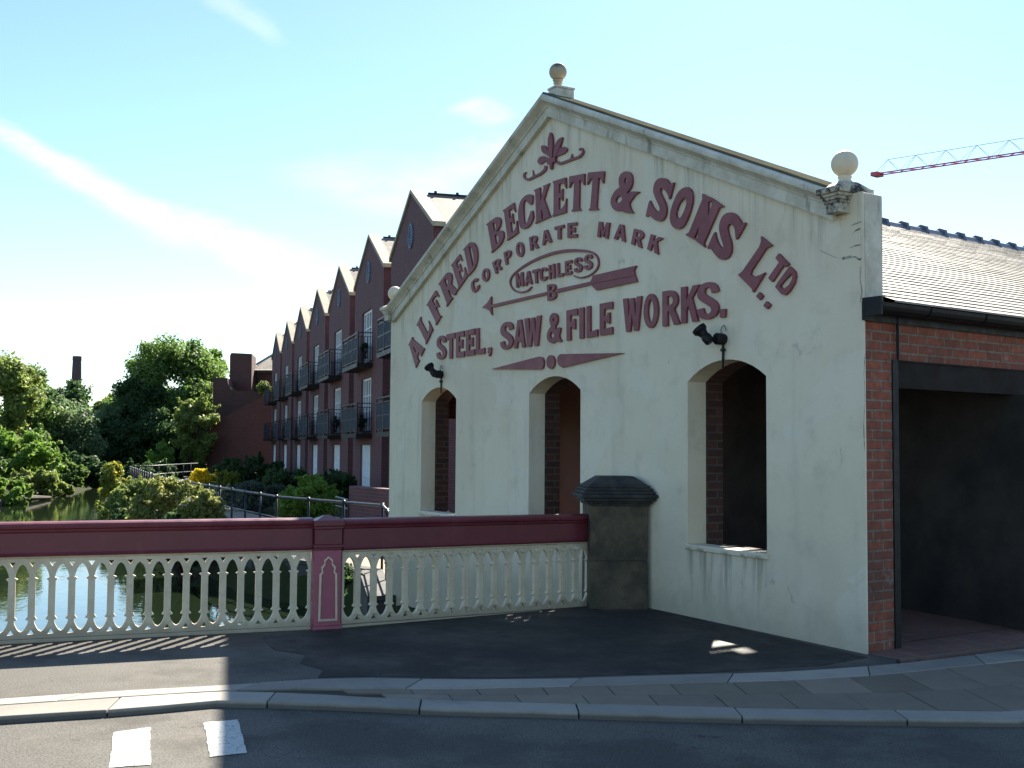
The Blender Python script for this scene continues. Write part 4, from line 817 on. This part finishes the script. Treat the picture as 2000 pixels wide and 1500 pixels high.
# ---------------------------------------------------------------- riverside walk
def build_riverside():
    line = np.array([(4.5, -0.30), (0.3, 0.0), (-3.1, 1.2), (-7, 0.48), (-15, 0.9), (-22.8, 1.45), (-38.4, 3.6)])
    path_in = [(p[0]+0.2, p[1]+2.6) for p in line]
    structure('riverside_path', MB().prism([[tuple(p) for p in line[1:]]+[(-41, 6.4)]+path_in[1:-1][::-1]+[(-0.05, 2.6)]], lambda u, v, d: (u, v, d), -0.8, -0.60), 'path_gravel')
    w = MB()
    for a, b in zip(line[1:-1], line[2:]):
        d = (b-a)/np.linalg.norm(b-a); nn = np.array([d[1], -d[0]])
        if nn[1] > 0: nn = -nn
        w.prism([[tuple(a-d*0.0), tuple(b), tuple(b+nn*0.40), tuple(a+nn*0.40)]], lambda u, v, q: (u, v, q), -3.9, -0.58)
    e = np.array([(-38.4, 3.6), (-48.5, 9.2), (-62, 12)])
    for a, b in zip(e[:-1], e[1:]):
        d = (b-a)/np.linalg.norm(b-a); nn = np.array([d[1], -d[0]])
        if nn[1] > 0: nn = -nn
        w.prism([[tuple(a), tuple(b), tuple(b+nn*0.4), tuple(a+nn*0.4)]], lambda u, v, q: (u, v, q), -3.9, -0.58)
    tag(w.build('embankment_wall', 'embankment_stone', loc=(-7, 0.4, -0.6)), 'dark stone embankment wall holding the riverside walk above the water', 'retaining wall')
    def rail(L, label, step, base=-0.6, h=1.1):
        L = [np.array(p, float) for p in L]; t = thing('riverside_railing', (*L[0], base), label, 'railing', None)
        m = MB()
        for z, r in ((h, 0.026), (h*0.62, 0.018), (h*0.26, 0.018)):
            m = MB().tube([(p[0], p[1], base+z) for p in L], r, 8); m.build('rail', 'rail_paint', t, smooth=True)
        for a, b in zip(L[:-1], L[1:]):
            l = np.linalg.norm(b-a); k = max(1, round(l/step))
            for i in range(k):
                p = a+(b-a)*i/k
                MB().tube([(p[0], p[1], base), (p[0], p[1], base+h)], 0.024, 8).sphere((p[0], p[1], base+h), 0.045, 10, 8).sphere((p[0], p[1], base+h*0.62), 0.036, 10, 6).sphere((p[0], p[1], base+h*0.26), 0.036, 10, 6).build('rail_post', 'rail_paint', t, smooth=True)
    rail([(0.0, 0.06), (-3.1, 1.2), (-7, 0.55), (-15, 0.97), (-22.8, 1.52), (-38.4, 3.67)], 'black ball jointed railing curving along the river edge of the walk', 1.35)
    rail([(-38.4, 3.67), (-48.5, 9.2)], 'short far stretch of black railing turning back behind the yellow bush', 1.5)
    a = dep(657, 931, 27.5); b = dep(681, 934, 26.0)
    t = thing('garden_railing', (a[0], a[1], -0.6), 'short dark railing beside the low brick garden wall', 'railing')
    for z in (0.30, 0.10, -0.18): MB().tube([(a[0], a[1], z), (b[0], b[1], z)], 0.022, 8).build('rail', 'rail_paint', t)
    for p in (a, (a+b)/2, b): MB().tube([(p[0], p[1], -0.62), (p[0], p[1], 0.30)], 0.024, 8).build('rail_post', 'rail_paint', t)
    a = dep(682, 940, 26); b = dep(790, 940, 23.5); d = (b-a)[:2]; d /= np.linalg.norm(d)
    MB().prism([[(0, -0.8), (np.linalg.norm((b-a)[:2]), -0.8), (np.linalg.norm((b-a)[:2]), 0.66), (0, 0.66)]], lambda u, v, q: (a[0]+d[0]*u-d[1]*q, a[1]+d[1]*u+d[0]*q, v), 0, 0.23)
    m = MB().prism([[(0, -0.8), (3.2, -0.8), (3.2, 0.62), (0, 0.62)]], lambda u, v, q: (a[0]+d[0]*u-d[1]*q, a[1]+d[1]*u+d[0]*q, v), 0, 0.23)
    tag(m.build('garden_wall', 'apartment_brick', loc=(a[0], a[1], -0.6)), 'low dark brick wall between the garden and the gable corner', 'wall')
build_riverside()

# ---------------------------------------------------------------- apartments
def build_apartments():
    O = np.array([-27.55, 10.71, 0.0]); ds = np.array([-0.97611, 0.21728, 0]); dw = np.array([-0.21728, -0.97611, 0]); PITCH_ = 8.46
    apt = thing('apartment_building', O+ds*20, 'long row of gabled dark brick apartments with white doors and iron balconies', 'building')
    def A(s, w, z): p = O+ds*(s-PITCH_)+dw*w; return (p[0], p[1], z)      # first bay is one pitch nearer
    parts = []
    sl, sr, ez, rz = 3.62, -3.35, 8.28, 9.92
    doors = [(-0.5, 1.56), (2.12, 4.25), (4.88, 6.98)]
    front = [(sr, -1), (sl, -1), (sl, ez), (0, rz), (sr, ez)]
    holes = [[(-.85, a), (1.6, a), (1.6, b), (-.85, b)] for a, b in doors]
    p = MB().prism([front]+holes, lambda u, v, d: A(u, d, v), -0.30, 0.0)
    p.prism([[(-0.3, -1), (-8.5, -1), (-8.5, ez-.05), (-0.3, ez-.05)]], lambda u, v, d: A(d, u, v), sr, sr+0.28); p.prism([[(-0.3, -1), (-8.5, -1), (-8.5, ez-.05), (-0.3, ez-.05)]], lambda u, v, d: A(d, u, v), sl-0.28, sl)
    bay = p.build('bay_wall', 'apartment_brick', apt); parts.append((bay, None))
    p = MB().prism([[(sl, -1), (sl+1.52, -1), (sl+1.52, 7.9), (sl, 7.9)]], lambda u, v, d: A(u, d, v), -2.2, -1.9).build('recess_wall', 'old_brick', apt); parts.append((p, None))
    m = MB()
    for s1 in (sr-0.12, sl+0.12):
        sg = 1 if s1 > 0 else -1; e = ez-0.06
        m.add([A(0, -0.36, rz-.02), A(s1, -0.36, e), A(s1, -9, e), A(0, -9, rz-.02), A(0, -0.36, rz-.10), A(s1, -0.36, e-.10), A(s1, -9, e-.10), A(0, -9, rz-.10)], [(0, 1, 2, 3), (4, 5, 6, 7), (0, 1, 5, 4), (1, 2, 6, 5)])
    parts.append((m.build('slate_roof', 'far_slate', apt), None))
    m = MB()
    for s1 in (sr-0.16, sl+0.16):
        q = [(0, rz+0.13), (s1, ez+0.05), (s1, ez-0.10), (0, rz-0.0)]
        m.prism([q], lambda u, v, d: A(u, d, v), -0.35, 0.06)
    parts.append((m.build('gable_coping', 'coping_stone', apt), None))
    m = MB().bar(A(0, -0.55, rz+.02), A(0, -9, rz+.02), 0.10, 0.06)
    for w_ in np.arange(-0.8, -9, -0.75): m.box(A(0, w_, rz+0.07), (0.06, 0.08, 0.10))
    parts.append((m.build('ridge_tiles', 'black_iron', apt), None))
    m = MB().bar(A(sr-0.17, -0.4, ez-0.17), A(sr-0.17, -8.6, ez-0.17), 0.12, 0.10); parts.append((m.build('gutter', 'black_iron', apt), None))
    m = MB().prism([ell(0, 8.48, 0.36, 0.42, n=20), ell(0, 8.48, 0.29, 0.35, n=20)], lambda u, v, d: A(u, d, v), -0.02, 0.05)
    for z in np.linspace(8.2, 8.76, 8): hw = 0.29*math.sqrt(max(0.05, 1-((z-8.48)/0.36)**2)); m.prism([[(-hw, z-0.022), (hw, z-0.022), (hw, z+0.022), (-hw, z+0.022)]], lambda u, v, d: A(u, d, v), 0.002, 0.035)
    parts.append((m.build('gable_vent', 'louvre', apt), None))
    for k, (a, b) in enumerate(doors):
        m = MB(); x0, x1 = -.85, 1.6; t = 0.09
        def rect(u0, u1, v0, v1, d0=-0.16, d1=-0.08): m.prism([[(u0, v0), (u1, v0), (u1, v1), (u0, v1)]], lambda u, v, d: A(u, d, v), d0, d1)
        rect(x0, x1, b-t, b); rect(x0, x1, a, a+0.18)
        for u in (x0, x0+0.61-t/2, x0+1.225-t/2, x0+1.84-t/2, x1-t): rect(u, u+t, a+0.18, b-t)
        for v in np.linspace(a+0.18, b-t, 4)[1:-1]: rect(x0+t, x1-t, v-0.02, v+0.02, -0.155, -0.085)
        fr = m.build('french_door', 'white_frame', apt)
        pa = MB().add([A(x0, -0.13, a), A(x1, -0.13, a), A(x1, -0.13, b), A(x0, -0.13, b)], [(0, 1, 2, 3)]).build('pane', 'glass' if k else 'white_frame', fr)
        parts.append((fr, [pa]))
        if k:
            z = a-0.12; s0, s1, w_ = -1.15, 2.85, 0.62
            fl = MB().prism([[(s0, 0.003), (s1, 0.003), (s1, w_), (s0, w_)]], lambda u, v, d: A(u, v, d), z-0.16, z).build('balcony', 'black_iron', apt)
            m = MB(); pts = [(s0, 0.02), (s0, w_-0.03), (s1, w_-0.03), (s1, 0.02)]
            for zz in (0.10, 0.58, 1.02, 1.18):
                for (a1, b1), (a2, b2) in zip(pts[:-1], pts[1:]): m.bar(A(a1, b1, z+zz), A(a2, b2, z+zz), 0.022 if zz < 1.1 else 0.035)
            for u_ in np.linspace(0.1, w_-0.03, 5):
                for s_ in (s0, s1): m.bar(A(s_, u_, z), A(s_, u_, z+1.02), 0.018)
            for s_ in np.linspace(s0, s1, 4): m.bar(A(s_, w_-0.03, z-0.02), A(s_, w_-0.03, z+1.18), 0.045)
            rl = m.build('balcony_railing', 'rail_paint', fl)
            m = MB()
            for sa, sb in zip(np.linspace(s0, s1, 4)[:-1], np.linspace(s0, s1, 4)[1:]): m.add([A(sa+.04, w_-.022, z+.12), A(sb-.04, w_-.022, z+.12), A(sb-.04, w_-.022, z+.98), A(sa+.04, w_-.022, z+.98)], [(0, 1, 2, 3)])
            pn = m.build('balcony_panel', 'balcony_panel', fl)
            parts.append((fl, [rl, pn]))
    for i in range(1, 7):
        off = ds*PITCH_*i
        for o, subs in parts:
            c = o.copy(); C.objects.link(c); c.parent = apt; c.location = tuple(off)
            for s_ in subs or []:
                q = s_.copy(); C.objects.link(q); q.parent = c
build_apartments()

# ---------------------------------------------------------------- old brick works, far chimney, crane
def build_far():
    c = dep(470, 905, 95); ob = thing('old_brick_works', (c[0], c[1], -0.6), 'old dark brick works with a stair tower and sagging slate roof past the apartments', 'building')
    def wall(pts, t, depth, name, mat):
        P = [dep(x, y, t) for x, y in pts]; back = np.array([-0.9, 0.35, 0])*depth
        n = len(P); MB().add(P+[p+back for p in P], [tuple(range(n)), tuple(range(n, 2*n))[::-1]]+[(i, (i+1) % n, n+(i+1) % n, n+i) for i in range(n)]).build(name, mat, ob)
    wall([(416, 930), (416, 742), (421, 738), (444, 738), (446, 752), (452, 760), (462, 763), (532, 765), (532, 930)], 96, 6, 'front_wall', 'old_brick')
    wall([(404, 930), (405, 850), (418, 826), (470, 797), (526, 768), (533, 768), (533, 930)], 93, 2.0, 'lean_to', 'lean_to_brick')
    wall([(448, 770), (449, 694), (452, 689), (492, 691), (491, 770)], 100, 4.5, 'stair_tower', 'old_brick')
    wall([(491, 770), (491, 722), (560, 722), (560, 770)], 103, 5, 'upper_wall', 'old_brick')
    P = [dep(489, 723, 102.5), dep(562, 723, 102.5), dep(562, 682, 108), dep(533, 690, 108), dep(496, 712, 108)]
    MB().add(P, [(0, 1, 2, 3, 4)]).add([p-np.array([0, 0, .2]) for p in P], [(4, 3, 2, 1, 0)]).build('roof', 'far_slate', ob, fix=False)
    MB().tube([dep(503, 724, 102.3), dep(503, 768, 102.3)], 0.09, 8).build('drainpipe', 'black_iron', ob)
    a = dep(146, 866, 300); z = dep(146, 695, 300)[2]
    ch = MB().tube([(a[0], a[1], -1), (a[0], a[1], 12), (a[0], a[1], z-1.2), (a[0], a[1], z-1.0), (a[0], a[1], z)], [1.75, 1.45, 1.12, 1.18, 1.15], 20)
    tag(ch.build('factory_chimney', 'chimney_brick', loc=(a[0], a[1], -1), smooth=False), 'tall tapering brick factory chimney rising behind the trees', 'chimney')
    # tower crane: only its jib shows
    A0 = dep(1713, 341, 150); B0 = dep(2420, 236, 118); d = B0-A0; L_ = np.linalg.norm(d); d = d/L_; nn = np.cross(d, (0, 0, 1)); nn /= np.linalg.norm(nn); up = np.cross(nn, d)
    cr = thing('tower_crane', (B0[0], B0[1], -1), 'red lattice jib of a tower crane reaching over the slate roof', 'crane')
    m = MB()
    for s in (-1, 1): m.bar(A0+nn*0.55*s, B0+nn*0.55*s, 0.13)
    k = int(L_/1.4)
    for i in range(k):
        p = A0+d*L_*i/k; q = A0+d*L_*(i+1)/k; sg = 1 if i % 2 else -1; m.bar(p+nn*0.55*sg, q-nn*0.55*sg, 0.08)
    m.box(A0, (1.0, 1.5, 0.5), (d, nn, up)); m.build('jib', 'crane_red', cr)
    m = MB(); H = 1.75; m.bar(A0+d*1.5+up*H, B0+up*H, 0.06); k2 = int(L_/3.9)
    for i in range(k2):
        top = A0+d*(1.5+(L_-1.5)*i/k2)+up*H
        for s in (-1, 1):
            for e in (-1.9, 1.9): m.bar(top, A0+d*max(0, min(L_, 1.5+(L_-1.5)*i/k2+e))+nn*0.55*s, 0.04)
    m.build('jib_lacing', 'crane_grey', cr)
    m = MB()
    for sx in (-1, 1):
        for sy in (-1, 1): m.bar((B0[0]+sx*.8, B0[1]+sy*.8, -1), (B0[0]+sx*.8, B0[1]+sy*.8, B0[2]+4), 0.18)
    m.build('mast', 'crane_red', cr)
build_far()

# ---------------------------------------------------------------- trees and shrubs
def leaves(rng, lumps, n, size, flat=0.0, droop=0.0):
    cs = np.array([l[0] for l in lumps]); rs = np.array([l[1] for l in lumps]); pr = rs**2; pr = pr/pr.sum()
    idx = rng.choice(len(lumps), n, p=pr); u = rng.normal(size=(n, 3)); u /= np.linalg.norm(u, axis=1)[:, None]
    rad = rs[idx]*(rng.random(n)**0.38)*(0.85+0.35*rng.random(n)); P = cs[idx]+u*rad[:, None]*np.array([1, 1, 0.82])
    a = rng.normal(size=(n, 3)); a = a*0.55+u*0.75+np.array([0, 0, 0.25]); a /= np.linalg.norm(a, axis=1)[:, None]
    b = np.cross(a, rng.normal(size=(n, 3))); b /= np.linalg.norm(b, axis=1)[:, None]; c = np.cross(a, b)
    s = size*(0.6+0.8*rng.random(n))[:, None]
    V = np.stack([P-b*s*0.5, P+c*s*0.28+a*s*0.08, P+b*s*0.6, P-c*s*0.28+a*s*0.08], 1); return V.reshape(-1, 3)
def foliage_mesh(name, V, mat, org):
    n = len(V)//4; me = bpy.data.meshes.new(name); me.vertices.add(len(V)); me.vertices.foreach_set('co', (V-org).astype(np.float32).ravel())
    me.loops.add(4*n); me.loops.foreach_set('vertex_index', np.arange(4*n, dtype=np.int32)); me.polygons.add(n)
    me.polygons.foreach_set('loop_start', np.arange(0, 4*n, 4, dtype=np.int32)); me.polygons.foreach_set('loop_total', np.full(n, 4, np.int32))
    me.update(calc_edges=True); me.validate(); me.materials.append(MATS[mat]); return me
def tree(name, px, top, bot, hw, t, mat, label, cat, seed, n=5200, size=0.34, group=None, lumps_n=44, trunk=True, base_z=None, sq=1.0, lump=1.0, sprays=18):
    rng = np.random.default_rng(seed); ztop = dep(px, top, t)[2]; zb = dep(px, bot, t)[2] if base_z is None else base_z; c = dep(px, (top+bot)/2, t); r = hw*t/FPX*1.08; ztop += 0.04*(ztop-zb)
    base = np.array([c[0], c[1], zb if base_z is None else base_z]); H = (ztop-zb)
    o = thing(name, base, label, cat, group)
    lumps = []; tries = 0
    while len(lumps) < lumps_n:
        p = rng.uniform(-1, 1, 3); q = float((np.abs(p)**2.5).sum()**0.4)
        if q > 1 or (q < 0.6 and rng.random() < 0.7): continue
        wz = 1-0.22*max(0, p[2])**2; lr = (0.24+0.17*rng.random())*min(r, H*0.5)*1.25*lump
        lumps.append((np.array([c[0]+p[0]*(r-lr*0.6)*wz, c[1]+p[1]*(r-lr*0.6)*wz*sq, (ztop+zb)/2+p[2]*(H/2-lr*0.5)]), lr))
    V = leaves(rng, lumps, n, size)
    # stray sprays that break the outline
    k = n//(9 if lump >= 1 else 5); sp = []
    for _ in range(sprays):
        l = lumps[rng.integers(len(lumps))]; d = rng.normal(size=3); d[2] = abs(d[2])*1.1+0.1; d /= np.linalg.norm(d); sp.append((l[0]+d*l[1]*1.05, l[1]*0.36))
        if lump < 0.8: sp.append((l[0]+d*l[1]*1.7, l[1]*0.22))
    V = np.concatenate([V, leaves(rng, sp, k, size*0.85)])
    me = foliage_mesh('crown', V, mat, base); cr = bpy.data.objects.new('crown', me); C.objects.link(cr); cr.parent = o
    m = MB(); rt = max(0.02, r*0.055)
    if trunk:
        fork = np.array([c[0]+rng.normal()*r*0.06, c[1]+rng.normal()*r*0.06, base[2]+H*0.34])
        m.tube([base-np.array([0, 0, 0.5]), (base+fork)/2+rng.normal(size=3)*r*0.03, fork], [rt*1.35, rt*1.05, rt*0.85], 8)
        for l in sorted(lumps, key=lambda q: -q[1])[:9]:
            mid = (fork+l[0])/2+rng.normal(size=3)*r*0.06; m.tube([fork, mid, l[0]], [rt*0.55, rt*0.35, rt*0.1], 6)
    else:
        for l in lumps[:8]: m.tube([np.array([base[0]+rng.normal()*r*0.25, base[1]+rng.normal()*r*0.25, base[2]-0.2]), (base+l[0])/2+rng.normal(size=3)*0.05, l[0]], [rt, rt*0.7, rt*0.2], 5)
    m.build('trunk' if trunk else 'stems', 'bark', o)
    return o
def build_plants():
    T = [ # px, top, bottom, half width, depth, material, label
        ('tree', -10, 688, 955, 88, 84, 'leaf_olive', 'tall olive green tree furthest left on the far river bank', 1, 7000, .36),
        ('tree', 50, 725, 945, 62, 88, 'leaf_mid', 'rounded mid green tree sloping down beside the olive one', 2, 5200, .34),
        ('tree', 122, 782, 965, 72, 92, 'leaf_grey', 'grey green willow like tree in front of the chimney gap', 3, 6000, .32),
        ('tree', 195, 800, 955, 52, 98, 'leaf_grey', 'pale grey green tree right of the willow like one', 4, 4600, .32),
        ('tree', 142, 750, 900, 62, 112, 'leaf_dark', 'dark green tree directly below the factory chimney', 5, 5000, .36),
        ('tree', 92, 752, 930, 40, 118, 'leaf_mid', 'mid green tree top left of the chimney, behind the willow like tree', 12, 3200, .34),
        ('tree', 218, 786, 930, 34, 108, 'leaf_mid', 'green tree crown closing the gap beside the great tree', 13, 3000, .34),
        ('tree', 207, 774, 900, 34, 115, 'leaf_olive', 'small light tree top in the dip between the chimney and the great tree', 6, 2600, .34),
        ('tree', 345, 666, 940, 98, 104, 'leaf_mid', 'great spreading tree, highest on the skyline, beside the old brick works', 7, 11000, .36),
        ('tree', 272, 722, 945, 60, 101, 'leaf_dark', 'dark shoulder of foliage on the river side of the great tree', 8, 6000, .34),
        ('tree', 412, 676, 900, 44, 110, 'leaf_bright', 'sunlit yellow green tree touching the stair tower', 9, 4200, .36),
        ('tree', 232, 812, 985, 58, 97, 'leaf_dark', 'dense dark tree hanging over the narrow end of the river', 10, 6000, .34),
        ('tree', 330, 800, 965, 75, 97, 'leaf_dark', 'deep shaded tree filling the bank under the great tree', 11, 7000, .34),
    ]
    for nm, px, tp, bt, hw, t, mt, lb, sd, n, sz in T: tree(nm, px, tp, bt, hw, t, mt, lb, 'tree', sd, int(n*3.2), sz*0.88, 'trees along the river', lump=0.86, sprays=40)
    S = [
        ('bush', 35, 842, 968, 72, 64, 'leaf_bright', 'bright green bush bulging over the far bank', 21, 5200, .26),
        ('bush', 70, 915, 976, 56, 61, 'leaf_olive', 'low pale scrub at the water line below the bright bush', 22, 3600, .22),
        ('bush', 150, 890, 972, 55, 76, 'leaf_dark', 'dark bush over the far end of the water', 23, 3600, .28),
        ('bush', 225, 915, 968, 60, 78, 'leaf_dark', 'dark overhang meeting the water in the shade beyond the yellow shrub', 26, 4200, .28),
        ('bush', 290, 905, 975, 60, 74, 'leaf_dark', 'dark thicket on the bank beyond the far railing', 27, 4200, .28),
        ('bush', 5, 935, 994, 52, 54, 'leaf_bright', 'leafy scrub dipping into the near edge of the far bank', 51, 3600, .2),
        ('bush', 100, 938, 978, 40, 63, 'leaf_olive', 'olive scrub tapering along the tip of the far bank', 52, 3000, .2),
        ('bush', 115, 900, 968, 50, 72, 'leaf_mid', 'green bush between the pale scrub and the dark far end', 28, 3600, .28),
        ('bush', -25, 870, 990, 60, 62, 'leaf_mid', 'green bush at the outer end of the far bank', 29, 3600, .28),
        ('bush', 385, 780, 915, 42, 92, 'leaf_olive', 'sun edged shrub growing against the old brick wall', 24, 4200, .28),
        ('bush', 312, 866, 930, 26, 88, 'leaf_bright', 'small sunlit shrub at the foot of the deep shaded tree', 25, 1600, .25),
        ('shrub', 222, 905, 1030, 36, 44, 'leaf_gold', 'yellow flowering shrub at the bend of the railing', 31, 4200, .13),
        ('shrub', 255, 940, 1045, 52, 38, 'leaf_olive', 'olive shrub leaning over the river from the embankment', 32, 5200, .13),
        ('shrub', 318, 938, 1050, 56, 31, 'leaf_bramble', 'bramble with pale flowers climbing through the railing', 33, 6000, .11),
        ('shrub', 392, 955, 1060, 46, 25, 'leaf_bramble', 'nearest straggling bramble on the river side of the railing', 34, 5200, .095),
        ('shrub', 270, 985, 1090, 50, 33, 'leaf_dark', 'dark ivy mound low on the embankment wall', 35, 4200, .12),
        ('shrub', 352, 1000, 1110, 62, 25, 'leaf_dark', 'dark creeper hanging down the wall under the brambles', 36, 4600, .10),
        ('shrub', 650, 1080, 1165, 40, 16, 'leaf_dark', 'leafy plant at the wall foot seen through the nearer arches', 37, 1800, .07),
        ('hedge', 480, 893, 950, 70, 70, 'leaf_dark', 'dark hedge below the old brick wall', 41, 5200, .22),
        ('hedge', 495, 938, 985, 75, 38, 'leaf_sage', 'clipped grey green hedge beside the walk', 42, 5200, .09),
        ('hedge', 600, 930, 990, 58, 33, 'leaf_bright', 'golden green shrub in front of the garden wall', 43, 5200, .10),
        ('hedge', 560, 915, 960, 50, 46, 'leaf_dark', 'dark evergreen mound below the apartment doors', 44, 4200, .13),
        ('hedge', 655, 918, 960, 42, 42, 'leaf_dark', 'dark bush at the base of the second apartment bay', 45, 3600, .12),
        ('shrub', 392, 916, 945, 20, 52, 'petal_yellow', 'mass of yellow flowers behind the far railing', 46, 1600, .12),
        ('shrub', 440, 922, 945, 30, 55, 'leaf_yellow', 'yellow leaved shrub between the yellow flowers and the sage hedge', 47, 1800, .14),
        ('shrub', 514, 747, 772, 13, 95.5, 'leaf_olive', 'tuft of weeds growing on the old works wall top', 48, 700, .22),
    ]
    for nm, px, tp, bt, hw, t, mt, lb, sd, n, sz in S: tree(nm, px, tp, bt, hw, t, mt, lb, nm, sd, int(n*2.4), sz*0.88, None, 46, False, -0.68 if nm == 'hedge' else None, 1.0, 0.68, 34)
    for px, tp, bt, hw, t, lb in ((712, 662, 690, 7, 45.2, 'dark potted plant hung on the top balcony of the second bay'), (708, 808, 838, 8, 45.2, 'bushy pot plant on the lower balcony of the second bay'), (656, 812, 836, 6, 54.0, 'pot plant on the lower balcony of the third bay')):
        tree('potted_plant', px, tp, bt, hw, t, 'leaf_dark', lb, 'pot plant', int(px), 500, .09, None, 12, False, None, 1.0, 0.9, 6)
    a = onz(-5, 986, -1.3); b = onz(98, 972, -1.25)
    m = MB().tube([a, (a+b)/2+np.array([0, 0, .15]), b], [0.22, 0.17, 0.08], 8)
    tag(m.build('driftwood_log', 'bark', loc=a), 'fallen branch lying at the water edge below the pale scrub', 'log')
build_plants()
